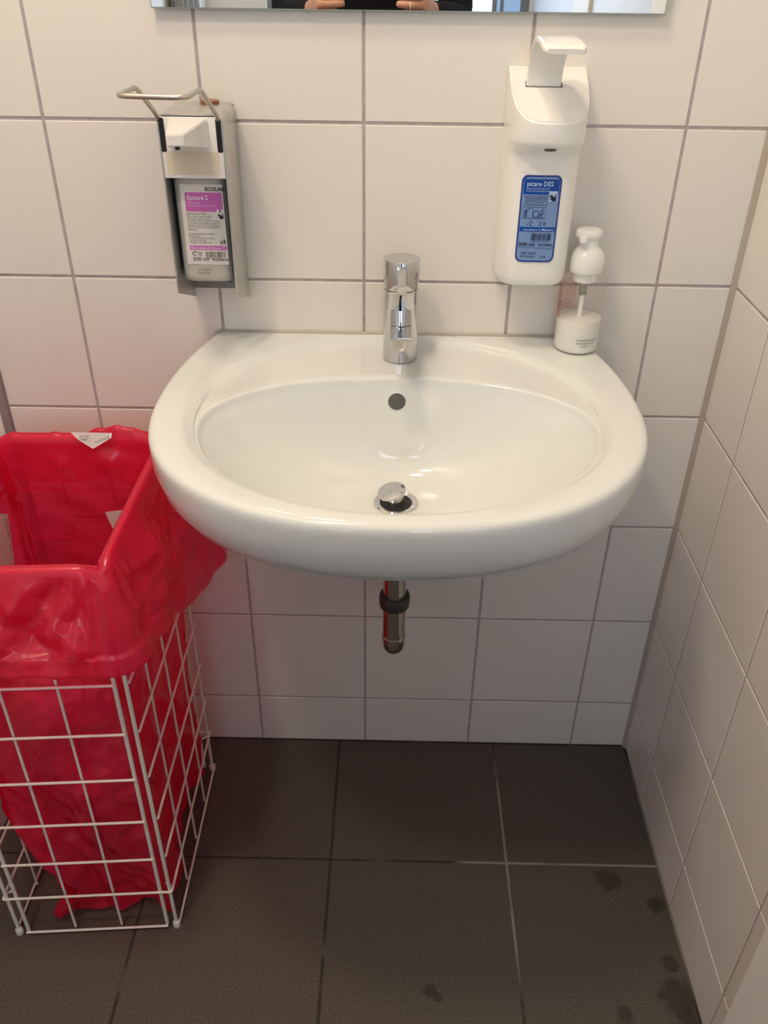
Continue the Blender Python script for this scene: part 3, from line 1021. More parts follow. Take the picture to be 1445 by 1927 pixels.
# ------------------------------------------------------------------ disinfectant dispenser (right)
DX0, DX1, DZ0, DZ1 = 0.1735, 0.2662, 0.931, 1.180
DC = (DX0 + DX1) / 2
DSP = thing('disinfectant_dispenser', 'white plastic wall dispenser with push paddle and blue label window, right of the tap', 'dispenser', (DC, 0, DZ0))
def dring(z, depth, s=1.0, p=3.6, seg=40):
    a = (DX1 - DX0) / 2 * s
    pts = []
    for k in range(seg + 1):
        t = math.pi * k / seg
        c, s_ = math.cos(t), math.sin(t)
        pts.append((DC + a * math.copysign(abs(c) ** (2 / p), c), -0.0004 - depth * abs(s_) ** (2 / p), z))
    return pts
lv = [(DZ0, .052, .90), (DZ0 + .0025, .060, .955), (DZ0 + .008, .0665, .99), (DZ0 + .016, .0690, 1.0), (.99, .0705, 1.0), (1.05, .0708, 1.0), (1.085, .0710, 1.0), (1.092, .0722, 1.0),
      (1.0975, .0765, 1.0), (1.108, .0930, 1.0), (1.1110, .0960, 1.0), (1.1145, .0972, 1.0), (1.13, .0975, 1.0), (1.16, .0975, .995), (1.1815, .097, .985)]
bm = B()
loft(bm, [dring(*q[:2], s=q[2]) for q in lv])
bmesh.ops.bisect_plane(bm, geom=bm.verts[:] + bm.edges[:] + bm.faces[:], plane_co=(DC, -0.028, 1.1715), plane_no=(0, -0.52, 1.0), clear_outer=True)
ed = [e for e in bm.edges if e.is_boundary]
r = bmesh.ops.edgeloop_fill(bm, edges=ed)
top = max((f for f in bm.faces), key=lambda f: f.calc_center_median().z + (0.5 if len(f.verts) > 12 else 0))
bmesh.ops.bevel(bm, geom=list(top.edges), offset=0.0022, segments=3, affect='EDGES')
mk('dispenser_body', bm, M['white_pl'], DSP, smooth=38)
bm = B()
nq = 20
bm.faces.new([bm.verts.new((DC + .0075 * math.cos(2 * math.pi * k / nq), -0.0885 - .0016 * math.sin(2 * math.pi * k / nq) - .0006, 1.1042 + .0020 * math.sin(2 * math.pi * k / nq))) for k in range(nq)])
mk('nozzle_opening', bm, M['hole'], DSP, smooth=0)
# push paddle: arm rising from the top and bending forward
path = [(-0.036, 1.150), (-0.0385, 1.168), (-0.044, 1.186), (-0.054, 1.2015), (-0.070, 1.2125), (-0.090, 1.2180), (-0.110, 1.2185), (-0.140, 1.2165), (-0.160, 1.2140), (-0.166, 1.2130)]
wid = [.0205, .0205, .0208, .0212, .0216, .0222, .0226, .0228, .0226, .0185]
thk = [.0060, .0060, .0060, .0062, .0064, .0068, .0072, .0080, .0084, .0050]
rings_ = []
for i, (y, z) in enumerate(path):
    a, c = path[max(i - 1, 0)], path[min(i + 1, len(path) - 1)]
    d = Vector((0, c[0] - a[0], c[1] - a[1])).normalized()
    up = Vector((1, 0, 0)).cross(d).normalized()
    rg = []
    for px, pz in rrect(-wid[i], wid[i], -thk[i] / 2, thk[i] / 2, min(.0036, thk[i] * .46), 4):
        rg.append(Vector((0.2120 + px, y, z)) + up * pz)
    rings_.append(rg)
bm = B()
loft(bm, rings_)
mk('push_paddle', bm, M['white_pl'], DSP, smooth=45)
bm = B()
bm.faces.new([bm.verts.new((x, y, 1.1715 + (y + 0.028) * 0.52 + 0.0003)) for x, y in ((0.1908, -0.0425), (0.2340, -0.0425), (0.2340, -0.0330), (0.1908, -0.0330))])
mk('paddle_slot', bm, M['hole'], DSP, smooth=0)

# blue label window
WX_0, WX_1, WZ_0, WZ_1 = 0.1932, 0.2415, 0.9690, 1.0712
WWd, WHt = WX_1 - WX_0, WZ_1 - WZ_0
def wy(x):                        # the window follows the gently bowed front of the body
    return -0.0004 - 0.0708 * (1 - min(1, abs((x - DC) / ((DX1 - DX0) / 2))) ** 3.6) ** (1 / 3.6)
def wxf(off):
    return lambda x, z: (x, wy(x) - 0.0006 - off, z)
def win_shape(ins):
    x0, x1, z0, z1, r = WX_0 + ins, WX_1 - ins, WZ_0 + ins, WZ_1 - ins, 0.006 - ins * .6
    pts = rrect(x0, x1, z0, z1, r, 6)
    mid = (z0 + z1) / 2
    out = []
    for x, z in pts:
        k = 1 - ((x - (x0 + x1) / 2) / ((x1 - x0) / 2)) ** 2
        out.append((x, z + (0.0030 if z > mid else -0.0030) * k))
    return out
def strip_fill(bm, poly, off, mi):
    xf = wxf(off)
    lo = sorted([p for p in poly if p[1] < (WZ_0 + WZ_1) / 2])
    hi = sorted([p for p in poly if p[1] >= (WZ_0 + WZ_1) / 2])
    def at(arr, x):
        for a, c in zip(arr, arr[1:]):
            if a[0] <= x <= c[0]:
                t = 0 if c[0] == a[0] else (x - a[0]) / (c[0] - a[0])
                return a[1] + (c[1] - a[1]) * t
        return arr[-1][1] if x > arr[-1][0] else arr[0][1]
    xmin, xmax = min(p[0] for p in poly), max(p[0] for p in poly)
    xs_ = sorted(set([xmin + (xmax - xmin) * k / 24 for k in range(25)] + [p[0] for p in poly]))
    for a, c in zip(xs_, xs_[1:]):
        if c - a < 1e-6: continue
        def cl(x, arr): return at(arr, min(max(x, arr[0][0]), arr[-1][0]))
        f = bm.faces.new([bm.verts.new(xf(*q)) for q in ((a, cl(a, lo)), (c, cl(c, lo)), (c, cl(c, hi)), (a, cl(a, hi)))])
        f.material_index = mi
bm = B()
strip_fill(bm, win_shape(0.0), 0.0, 0)
strip_fill(bm, win_shape(0.0020), 0.0002, 2)
def X(u): return WX_0 + WWd * u
def Z(v): return WZ_1 - WHt * v
def RB(u0, u1, v0, v1, off, mi):
    nseg = 8
    for k in range(nseg):
        a, c = u0 + (u1 - u0) * k / nseg, u0 + (u1 - u0) * (k + 1) / nseg
        flat(bm, [(X(a), Z(v1)), (X(c), Z(v1)), (X(c), Z(v0)), (X(a), Z(v0))], 0, mi, wxf(off))
def TB(s, u, v, size, mi, bold=0.0, squash=1.0, rot=0.0):
    text_into(bm, s, X(u), Z(v), size, 0, 'LEFT', bold, squash, rot, wxf(0.0009), mi)
# materials: 0 edge 1 blue 2 light 3 pale text 4 ink 5 soft ink
RB(.055, .945, .03, .205, .0004, 1)
for u0, u1, v0, v1 in ((.085, .90, .04, .044), (.085, .09, .04, .20), (.90, .905, .04, .17)):
    RB(u0, u1, v0, v1, .0006, 5)
TB('picare DES', .13, .108, 0.0078, 3, 0.00012, 0.92)
TB('hand disinfectant for', .13, .145, 0.0032, 3, 0, 1.05)
TB('food processing areas', .13, .172, 0.0032, 3, 0, 1.05)
RB(.70, .92, .165, .285, .0006, 3)
_b = bm
def hand_b(cx, cz, s):
    xf = wxf(.0009)
    f = flat(bm, [(cx - .1 * s, cz - .45 * s), (cx + .40 * s, cz - .45 * s), (cx + .42 * s, cz + .05 * s), (cx + .1 * s, cz + .12 * s), (cx - .2 * s, cz - .1 * s)], 0, 4, xf)
    for a, b_, w in (((-.1, -.05), (-.48, .18), .07), ((-.05, .0), (-.42, .32), .07), ((.0, .05), (-.22, .42), .06), ((.3, .0), (.36, .46), .08), ((-.1, -.3), (-.45, -.08), .07)):
        a = Vector((cx + a[0] * s, cz + a[1] * s)); b_ = Vector((cx + b_[0] * s, cz + b_[1] * s))
        d = (b_ - a).normalized(); q = Vector((-d.y, d.x)) * w * s
        flat(bm, [tuple(a - q), tuple(a + q), tuple(b_ + q * .7), tuple(b_ - q * .7)], 0, 4, xf)
hand_b(X(.81), Z(.238), 0.0095)
for v in (.225, .325):
    RB(.08, .68, v, v + .005, .0006, 4)
RB(.672, .68, .225, .33, .0006, 4)
TB('Recommended use:', .12, .257, 0.0031, 4, 0.00003, 1.05)
TB('hygienic per contact', .12, .283, 0.0031, 4, 0, 1.0)
TB('max. 3 ml / 30 sec.', .10, .310, 0.0031, 4, 0, 1.0)
for u0, u1, v0, v1 in ((.08, .67, .350, .354), (.08, .67, .480, .485), (.33, .336, .350, .485), (.664, .67, .350, .485), (.08, .085, .350, .485)):
    RB(u0, u1, v0, v1, .0006, 4)
TB('3 ml', .20, .375, 0.0028, 4)
TB('30 sec.', .47, .475, 0.0028, 4)
RB(.12, .20, .385, .47, .0006, 5)
RB(.15, .24, .375, .385, .0006, 5)
p = (X(.42), Z(.430))
for k in range(20):
    a0, a1 = 2 * math.pi * k / 20, 2 * math.pi * (k + 1) / 20
    flat(bm, [(p[0] + r_ * math.cos(a_), p[1] + r_ * math.sin(a_)) for r_, a_ in ((.0036, a0), (.0044, a0), (.0044, a1), (.0036, a1))], 0, 4, wxf(.0008))
for q in ([(.50, .44), (.62, .40), (.60, .44), (.52, .455)], [(.52, .40), (.60, .365), (.62, .375), (.55, .41)]):
    flat(bm, [(X(u_), Z(v_)) for u_, v_ in q], 0, 5, wxf(.0008))
# pencilled date
def stroke(pts, w=.00035):
    for a, c in zip(pts, pts[1:]):
        a = Vector((X(a[0]), Z(a[1]))); c = Vector((X(c[0]), Z(c[1])))
        d = (c - a).normalized(); q = Vector((-d.y, d.x)) * w
        flat(bm, [tuple(a - q), tuple(a + q), tuple(c + q), tuple(c - q)], 0, 5, wxf(.0008))
stroke([(.22, .575), (.27, .525)])
stroke([(.28, .528), (.32, .508), (.345, .52), (.30, .555), (.29, .568), (.36, .572)])
stroke([(.42, .568), (.43, .566)])
stroke([(.52, .535), (.56, .518), (.575, .53), (.53, .565), (.59, .562)])
stroke([(.62, .532), (.70, .520), (.655, .565)])
stroke([(.63, .548), (.70, .543)])
RB(.05, .95, .585, .640, .0005, 1)
TB('erywhere It Matters.', .14, .628, 0.0042, 3, 0.00003, 1.08)
u = .36
while u < .87:
    w = random.choice((.007, .012, .018))
    RB(u, u + w, .660, .745, .0006, 4)
    u += w + random.choice((.008, .012, .017))
TB('4 028163 074649', .33, .768, 0.0026, 5, 0, 1.25)
TB('500 ml', .055, .815, 0.0066, 4, 0.00010, 1.1)
TB('9034480', .55, .812, 0.0044, 4, 0.00005, 1.2)
RB(.06, .94, .835, .838, .0006, 4)
RB(.50, .92, .848, .851, .0006, 5)
TB('4060 TE2013', .14, .912, 0.0036, 4, 0.00003, 1.0)
TB('EXP 2024 07', .12, .955, 0.0036, 4, 0.00003, 1.0)
TB('22:39', .62, .955, 0.0036, 4, 0.00003, 1.0)
mk_flat('label_window', bm, [M['blue_edge'], M['blue'], M['blue_lt'], M['blue_tx'], M['ink_blue'], M['ink_blue2']], DSP, label='blue printed label showing through the window')

# ------------------------------------------------------------------ foam soap bottle on the basin
FB = (0.2915, -0.0395)
ZB = RIM + 0.0012
FOAM = thing('foam_soap_bottle', 'clear foam pump bottle with white pump on the right corner of the washbasin', 'bottle', (FB[0], FB[1], ZB))
R0 = 0.0303
bm = lathe(B(), [(0.020, ZB + .001), (0.0280, ZB), (R0 - .0006, ZB + .002), (R0, ZB + .005), (R0, ZB + .097), (R0 - .002, ZB + .103), (0.024, ZB + .1075), (0.0175, ZB + .109)], FB, 56, False, False)
mk('clear_bottle', bm, M['clear'], FOAM, smooth=50)
rs = R0 - 0.0009
bm = lathe(B(), [(0.027, ZB + .0012), (rs - .0005, ZB + .0028), (rs, ZB + .006), (rs, ZB + .0440)], FB, 56)
mk('soap_filling', bm, M['soap'], FOAM, smooth=50)
bm = lathe(B(), [(0.0150, ZB + .094), (0.0155, ZB + .096), (0.0155, ZB + .1085)], FB, 40)
mk('pump_engine', bm, M['white_pl'], FOAM)
bm = B()
sprg = [(FB[0] + .0045 * math.cos(a), FB[1] + .0045 * math.sin(a), ZB + .0735 + .020 * a / (2 * math.pi * 7)) for a in [2 * math.pi * 7 * k / 112 for k in range(113)]]
tube(bm, sprg, 0.0009, 6)
mk('pump_spring', bm, M['steel'], FOAM)
mk('dip_tube', lathe(B(), [(0.0030, ZB + .030), (0.0032, ZB + .094)], FB, 16), M['white_pl'], FOAM)
bm = lathe(B(), [(0.0215, ZB + .1065), (0.0226, ZB + .108), (0.0226, ZB + .119), (0.0218, ZB + .126), (0.0195, ZB + .1315), (0.0160, ZB + .1355), (0.0122, ZB + .1385), (0.0116, ZB + .142), (0.0116, ZB + .152)], FB, 48)
mk('pump_cap', bm, M['white_pl'], FOAM, smooth=50)
bm = B()
hd = []
for k in range(48):
    a = 2 * math.pi * k / 48
    x, y = 0.0172 * math.cos(a), 0.0135 * math.sin(a)
    hd.append((x, y))
def hring(s, z):
    return [(FB[0] - .0025 + x * s, FB[1] - .002 + y * s, z) for x, y in hd]
loft(bm, [hring(.86, ZB + .150), hring(.97, ZB + .152), hring(1.0, ZB + .155), hring(.98, ZB + .1590), hring(.9, ZB + .1610), hring(.5, ZB + .1618)])
hdp = mk('pump_head', bm, M['white_pl'], FOAM, smooth=50)
bm = box(B(), FB[0] - .0165, FB[0] - .0075, FB[1] - .0200, FB[1] - .008, ZB + .1470, ZB + .1545, .0012, 2)
mk('pump_spout', bm, M['white_pl'], hdp)
# pink sleeve print on the far left side, seen through the bottle
bm = B()
def cyl_patch(bm, r, a0, a1, z0, z1, n=16, mi=0, tilt=0.0):
    for k in range(n):
        a, c = a0 + (a1 - a0) * k / n, a0 + (a1 - a0) * (k + 1) / n
        f = bm.faces.new([bm.verts.new((FB[0] + r * math.cos(t), FB[1] + r * math.sin(t), z)) for t, z in ((a, z0 + tilt * k), (c, z0 + tilt * (k + 1)), (c, z1 + tilt * (k + 1)), (a, z1 + tilt * k))])
        f.material_index = mi
cyl_patch(bm, R0 + .0003, math.radians(95), math.radians(200), ZB + .045, ZB + .088, 18, 0)
mk_flat('pink_sleeve', bm, M['pink_film'], FOAM, label='pale pink printed film on the far side of the bottle')
M['rose_ink'] = new_mat('rose_ink', (0.40, 0.10, 0.12), 0.5)
bm = B()
def far(u, v):                     # on the far side, seen through the bottle
    t = math.radians(165) - u / R0
    return (FB[0] + (R0 + .0005) * math.cos(t), FB[1] + (R0 + .0005) * math.sin(t), ZB + v)
text_into(bm, 'JTLL', 0.004, 0.0895, 0.0050, 0, xf=far)
mk_flat('sleeve_lettering', bm, M['ink'], FOAM)
bm = B()
for k, (u0, u1) in enumerate(((.006, .030), (.000, .034), (.012, .034))):
    for q in range(6):
        a, c = u0 + (u1 - u0) * q / 6, u0 + (u1 - u0) * (q + .8) / 6
        bm.faces.new([bm.verts.new(far(*w)) for w in ((a, .056 - k * .0045), (c, .056 - k * .0045), (c, .0572 - k * .0045), (a, .0572 - k * .0045))])
tag(mk_flat('sleeve_small_print', bm, M['rose_ink'], FOAM), kind='stuff')
bm = B()
def near(u, v):
    t = math.radians(258) + u / R0
    return (FB[0] + (R0 + .0004) * math.cos(t), FB[1] + (R0 + .0004) * math.sin(t), ZB + v)
text_into(bm, 'Chl/NaCl/05 Inhalt in', 0, 0.0205, 0.0035, 0, xf=near)
text_into(bm, 'Keller Bad 06 757', 0.0004, 0.0162, 0.0035, 0, xf=near)
text_into(bm, '32.03.21', 0.0066, 0.0120, 0.0035, 0, xf=near)
mk_flat('date_print', bm, M['ink_blue'], FOAM)

# ------------------------------------------------------------------ light switch on the right wall
SW = thing('light_switch', 'white plastic light switch on the tiled right wall, cut by the photo edge', 'switch', (XR, -0.107, 1.035))
prof_ = rrect(-0.1465, -0.0660, 1.0340, 1.1145, 0.006, 5)
bm = B()
rgs = []
for s, x in ((1.0, XR - 0.0003), (1.0, XR - 0.009), (0.975, XR - 0.0115)):
    cy, cz = -0.10625, 1.07425
    rgs.append([(x, cy + (p[0] - cy) * s, cz + (p[1] - cz) * s) for p in prof_])
loft(bm, rgs, True, True)
mk('switch_frame', bm, M['white_pl'], SW, smooth=30)
bm = B()
pr2 = rrect(-0.1365, -0.0760, 1.0440, 1.1045, 0.003, 4)
loft(bm, [[(XR - 0.0110, p[0], p[1]) for p in pr2], [(XR - 0.0150 - (p[1] - 1.074) * 0.06, -0.10625 + (p[0] + 0.10625) * .98, 1.07425 + (p[1] - 1.07425) * .98) for p in pr2]])
mk('rocker', bm, M['white_pl'], SW, smooth=30)

# ------------------------------------------------------------------ wire waste basket
FR, FL, BR, BL = Vector((-0.2840, -0.3875, 0)), Vector((-0.5265, -0.4055, 0)), Vector((-0.2845, -0.0785, 0)), Vector((-0.5265, -0.0860, 0))
BK = thing('wire_basket', 'tall white wire waste basket standing left of the washbasin', 'basket', (-0.405, -0.24, 0))
LEV = [0.0080, 0.0970, 0.1785, 0.2650, 0.3545, 0.4430, 0.5310, 0.6200, 0.7080]
RT, RN = 0.0030, 0.0020
def wire(p, q, r, name='wire'):
    mk(name, tube(B(), [p, q] if not isinstance(p, list) else p, r, 8), M['wire'], BK, smooth=50)
def panel(A, C, inset, outward, hook):
    d = (C - A).normalized()
    L = (C - A).length
    a0, c0 = A + d * inset, C - d * inset
    off = outward * 0.004
    up = Vector((0, 0, 1))
    for e in (a0, c0):
        wire(e + up * LEV[0], e + up * (LEV[-1] - .018), RT, 'upright')
    nv = 3
    for k in range(1, nv):
        e = a0 + (c0 - a0) * k / nv
        wire(e + up * LEV[0] - off * 0.6, e + up * (LEV[-1] - .003) - off * 0.6, RN, 'wire')
    for z in LEV[:-1]:
        if hook and abs(z - 0.097) < .01:
            P0 = A - d * 0.004
            P1 = C + d * 0.004
            pts_ = [P0 - outward * .012 + d * .012, P0 - outward * .004, P0 + off * 1.2, P0 + d * .010 + off, P1 - d * .010 + off, P1 + off * 1.2, P1 - outward * .004, P1 - outward * .012 - d * .012]
            wire(bend([p + up * z for p in pts_], .004, 3), None, RN)
        else:
            wire(a0 - d * .002 + off + up * z, c0 + d * .002 + off + up * z, RN)
panel(FL, FR, 0.0145, Vector((0, -1, 0)), True)
panel(BL, BR, 0.0145, Vector((0, 1, 0)), True)
def side(A, C, outward):
    d = (C - A).normalized()
    up = Vector((0, 0, 1))
    off = outward * 0.004
    for k, e in enumerate((A, C)):
        wire(e + up * 0.006, e + up * (LEV[-1] - .030), RT, 'upright')
        mk('foot', lathe(B(), [(0.0050, 0.0), (0.0060, 0.002), (0.0058, 0.012), (0.0040, 0.015)], (e.x, e.y), 14), M['wire'], BK)
    for k in range(1, 4):
        e = A + (C - A) * k / 4
        wire(e + up * LEV[0], e + up * (LEV[-1] - .003), RN)
    for z in LEV[:-1]:
        wire(A + d * .001 + off + up * z, C + off + d * .006 + up * z, RN)
side(FR, BR, Vector((1, 0, 0)))
side(FL, BL, Vector((-1, 0, 0)))
for A_, C_ in ((FL, FR), (BL, BR), (FR, BR), (FL, BL)):
    d_ = (C_ - A_).normalized()
    up_ = Vector((0, 0, LEV[-1]))
    wire(bend([A_ + d_ * .020 + Vector((0, 0, LEV[-1] - .026)), A_ + d_ * .022 + up_, C_ - d_ * .022 + up_, C_ - d_ * .020 + Vector((0, 0, LEV[-1] - .026))], .010, 4), None, 0.0034, 'rim_wire')

# ------------------------------------------------------------------ red bag
def closed_path(cor, rad, N):
    n_ = len(cor)
    pts_ = []
    for i in range(n_):
        a, b_, c = cor[i - 1], cor[i], cor[(i + 1) % n_]
        p = b_ + (a - b_).normalized() * rad
        q = b_ + (c - b_).normalized() * rad
        for k in range(9):
            t = k / 8
            pts_.append(p * (1 - t) ** 2 + b_ * 2 * t * (1 - t) + q * t * t)
    seg = [(pts_[(k + 1) % len(pts_)] - pts_[k]).length for k in range(len(pts_))]
    tot = sum(seg)
    out, acc, k = [], 0.0, 0
    for i in range(N):
        s = tot * i / N
        while acc + seg[k] < s:
            acc += seg[k]; k += 1
        t = (s - acc) / seg[k]
        out.append(pts_[k] * (1 - t) + pts_[(k + 1) % len(pts_)] * t)
    return out
NB = 440
cor = [Vector((-0.2842, -0.3880, 0)), Vector((-0.2846, -0.0785, 0)), Vector((-0.5262, -0.0860, 0)), Vector((-0.5262, -0.4056, 0))]
pth = closed_path(cor, 0.006, NB)
nrm = []
for i in range(NB):
    d = pth[(i + 3) % NB] - pth[i - 3]
    nrm.append(Vector((d.y, -d.x, 0)).normalized())
PER_L = sum((pth[(i + 1) % NB] - pth[i]).length for i in range(NB))
ZR = LEV[-1] + 0.004
def fbm(x, y, z, o=4):
    return noise.fractal(Vector((x, y, z)), 0.9, 2.1, o)
def smooth(a, b_, x):
    t = min(1, max(0, (x - a) / (b_ - a)))
    return t * t * (3 - 2 * t)
def tri(x):
    return abs((x % 1.0) * 2 - 1) * 2 - 1
rc = random.Random(11)
WAVES = []
for wl, amp_, spread in ((0.19, .0100, .5), (0.12, .0075, .8), (0.080, .0052, 1.0), (0.050, .0032, 1.3), (0.032, .0017, 1.5)):
    for _ in range(2):
        a = rc.uniform(-spread, spread)
        WAVES.append((math.cos(a) / wl, math.sin(a) / wl, rc.random(), amp_))
def crumple(i, v, seed):
    """folded film: sharp creases between nearly flat facets; i runs round the rim, v is the length down the film"""
    p = pth[i % NB]
    w1 = noise.noise(Vector((p.x * 7 + seed, p.y * 7, v * 6)))
    w2 = noise.noise(Vector((p.x * 5 - seed, p.y * 5 + 7, v * 5)))
    u = i / NB * PER_L
    r_ = 0.0
    for kx, ky, ph, am in WAVES:
        local = 0.5 + 0.9 * noise.noise(Vector((p.x * 6 + ph * 30 + seed, p.y * 6, v * 4 + ph * 9)))
        r_ += am * max(0, local) * tri(kx * (u + .030 * w1) + ky * (v + .035 * w2) + ph)
    return r_
def cdist(i):
    return min((pth[i] - c).length for c in cor)
def seam(i):                        # fade so that the folds close where the loop starts
    t = min(i, NB - i) / NB * PER_L
    return smooth(0, .03, t)
rings_ = []
# closed, crumpled bottom and inner wall
NI = 96
for j in range(-8, NI + 1):
    row = []
    h = max(j, 0) / NI
    z = 0.014 + (ZR - 0.004 - 0.014) * h
    for i in range(NB):
        p = pth[i]
        wx = 0.70 + 0.30 * smooth(0.05, 0.62, h) + 0.13 * (1 - smooth(0.0, 0.10, h))
        wyy = 0.95 + 0.035 * smooth(0.0, 0.25, h)
        inset = 0.0072
        x = -0.2935 - (-0.2935 - p.x) * wx
        y = -0.236 + (p.y + 0.236) * wyy
        zz = z
        k = (1 - smooth(.955, 1.0, h)) * (1.75 - 0.95 * smooth(.2, .8, h)) * seam(i)
        c = crumple(i, z, 3.0)
        dsp = k * (c * 0.8 - 0.004 * (1.2 - h) - 0.003)
        dsp = min(dsp, -0.0002)
        x += nrm[i].x * (dsp - inset)
        y += nrm[i].y * (dsp - inset)
        if j < 0:
            s = 1 + j / 8.6
            cxx, cyy = -0.375, -0.235
            x, y = cxx + (x - cxx) * s, cyy + (y - cyy) * s
            zz = 0.0035 + 0.010 * s + 0.010 * abs(fbm(x * 24, y * 24, 4.2)) * min(1, (1 - s) * 4)
        row.append(Vector((x, y, zz)))
    rings_.append(row)
def dip(i):
    return -0.010 * math.exp(-(cdist(i) / .016) ** 2)
# over the rim wire
for k in range(1, 9):
    a = math.pi * k / 9
    row = []
    for i in range(NB):
        q = pth[i] + nrm[i] * (-0.0070 * math.cos(a))
        bk = smooth(-.16, -.09, pth[i].y)
        lift = (0.0035 + 0.009 * bk) * max(0, fbm(pth[i].x * 16, pth[i].y * 16, 8.0, 3) + .15 * bk) * math.sin(a) * smooth(.008, .03, cdist(i))
        row.append(Vector((q.x, q.y, ZR - 0.002 + 0.0062 * math.sin(a) + lift + dip(i) * smooth(0, .3, k / 9) )))
    rings_.append(row)
# cuff folded down outside
NO = 66
for j in range(1, NO + 1):
    g = j / NO
    row = []
    for i in range(NB):
        p = pth[i]
        fr = smooth(-0.30, -0.385, p.y)                     # front side
        rt = smooth(-0.36, -0.295, p.x)                     # right side
        back = smooth(-0.16, -0.08, p.y)
        alongr = smooth(-0.40, -0.10, p.y)
        L = 0.128 * (1 - rt) + rt * (0.132 + 0.072 * alongr)
        L *= (1 - 0.35 * back * (1 - rt))
        fl = 0.030 * fr * (1 - rt) + rt * (0.030 + 0.026 * alongr) + 0.012 * (1 - fr) * (1 - rt)
        fl *= (1 - 0.55 * back * (1 - rt))
        c = crumple(i, L * g * 1.1, 9.0)
        near = math.exp(-(cdist(i) / .030) ** 2)
        pleat = 0.0045 * near * math.sin(cdist(i) * 420) * (1 - g) ** .7 * smooth(0, .1, g)
        kf = smooth(0, .30, g) * (1 - 0.55 * smooth(.74, .86, g)) * seam(i)
        off = 0.0078 + fl * g ** 0.85 + kf * (c * 1.25) + pleat + .002 * near
        # hem
        off += 0.0030 * smooth(.775, .80, g) * (1 - smooth(.965, 1.0, g))
        off = max(off, 0.0070)
        z = ZR - 0.002 - L * g + dip(i) * (1 - g) ** 2 - 0.006 * noise.noise(Vector((p.x * 9, p.y * 9, 2.0))) * g
        q = p + nrm[i] * off
        q.x = max(q.x, -0.619)
        if p.y > -0.1: q.y = min(q.y, -0.012)
        row.append(Vector((q.x, q.y, z)))
    rings_.append(row)
bm = B()
loft(bm, rings_, True, False)
bag = mk('bin_bag', bm, M['bag'], None, (-0.405, -0.24, 0.003), smooth=50)
tag(bag, 'red translucent plastic bag lining the wire basket, cuff folded over the rim', 'bag')

# paper slips in the bag
M['slip'] = new_mat('paper_slip', (0.72, 0.68, 0.67), 0.6)
def slip(poly, nrm_, label, lines, grp='paper slips in the red bag'):
    t = thing('paper_slip', label, 'paper', tuple(Vector(poly[0])), grp)
    n_ = Vector(nrm_)
    bm = B()
    a = [bm.verts.new(Vector(p)) for p in poly]
    b_ = [bm.verts.new(Vector(p) + n_ * 0.0006) for p in poly]
    k_ = len(poly)
    bm.faces.new(a); bm.faces.new(b_[::-1])
    for k in range(k_):
        bm.faces.new((a[k], a[(k + 1) % k_], b_[(k + 1) % k_], b_[k]))
    mk('sheet', bm, M['slip'], t, smooth=0)
    if lines:
        bm = B()
        for s, o, du, dv, size in lines:
            du, dv = Vector(du).normalized(), Vector(dv).normalized()
            text_into(bm, s, 0, 0, size, 0, xf=lambda u, v: Vector(o) + du * u + dv * v + n_ * 0.0011)
        mk_flat('slip_print', bm, M['ink'], t)
slip([(-0.4103, -0.0925, 0.7231), (-0.3517, -0.0925, 0.7231), (-0.3525, -0.0975, 0.7180), (-0.3800, -0.1010, 0.7020), (-0.3990, -0.0975, 0.7140)], (0, -1, 0.1),
     'white triangular printed slip at the back rim of the red bag',
     [('2012176', (-0.3545, -0.0972, 0.7215), (-1, 0, -0.45), (0.4, 0, -1), 0.0070), ('12051185', (-0.3820, -0.0965, 0.7215), (-1, 0, -0.1), (0.1, 0, -1), 0.0042), ('100812', (-0.3850, -0.0975, 0.7170), (-1, 0, -0.1), (0.1, 0, -1), 0.0042)])
slip([(-0.5000, -0.2120, 0.6630), (-0.5000, -0.1530, 0.6235), (-0.5000, -0.1600, 0.5950), (-0.5000, -0.1690, 0.5580), (-0.5000, -0.1800, 0.5380), (-0.5000, -0.2400, 0.5700)], (1, 0, 0),
     'white printed slip on the left inside of the red bag',
     [('2012176', (-0.5000, -0.1640, 0.6230), (0, -0.22, -1), (0, 1, -0.35), 0.0085), ('- -- --- -- --', (-0.5000, -0.1750, 0.6180), (0, -0.22, -1), (0, 1, -0.35), 0.0060), ('---', (-0.5000, -0.1730, 0.5850), (0, -0.25, -1), (0, 1, -0.35), 0.0140), ('-- -- ---', (-0.5000, -0.1880, 0.6080), (0, -0.22, -1), (0, 1, -0.35), 0.0060)])
slip([(-0.3760, -0.1130, 0.6020), (-0.3250, -0.1130, 0.6115), (-0.3250, -0.1130, 0.5600), (-0.3640, -0.1130, 0.5600), (-0.3700, -0.1130, 0.5760)], (0, -1, 0),
     'blank white slip on the back inside of the red bag, beside its right rim', None)

# crumpled paper towels showing pale through the film
M['towel'] = new_mat('paper_towel', (0.80, 0.77, 0.73), 0.9)
for k, (c, r_, lb) in enumerate((((-0.402, -0.306, 0.445), (.074, .060, .074), 'crumpled white paper towel in the red bag, upper one behind the front wires'),
                               ((-0.392, -0.304, 0.290), (.062, .058, .066), 'crumpled white paper towel in the red bag, lower one behind the front wires'))):
    bm = B()
    bmesh.ops.create_icosphere(bm, subdivisions=4, radius=1)
    for v in bm.verts:
        d = v.co.normalized()
        f = 0.82 + 0.30 * (abs(noise.noise(d * 2.3 + Vector((k * 7, 0, 0)))) - .2) + 0.16 * abs(noise.noise(d * 6 + Vector((0, k * 5, 0))))
        v.co = Vector((c[0] + d.x * r_[0] * f, c[1] + d.y * r_[1] * f, c[2] + d.z * r_[2] * f))
    t_ = thing('paper_towel', lb, 'paper towel', (c[0], c[1], c[2] - r_[2]), 'crumpled paper towels in the red bag')
    mk('crumpled_sheet', bm, M['towel'], t_, smooth=20)

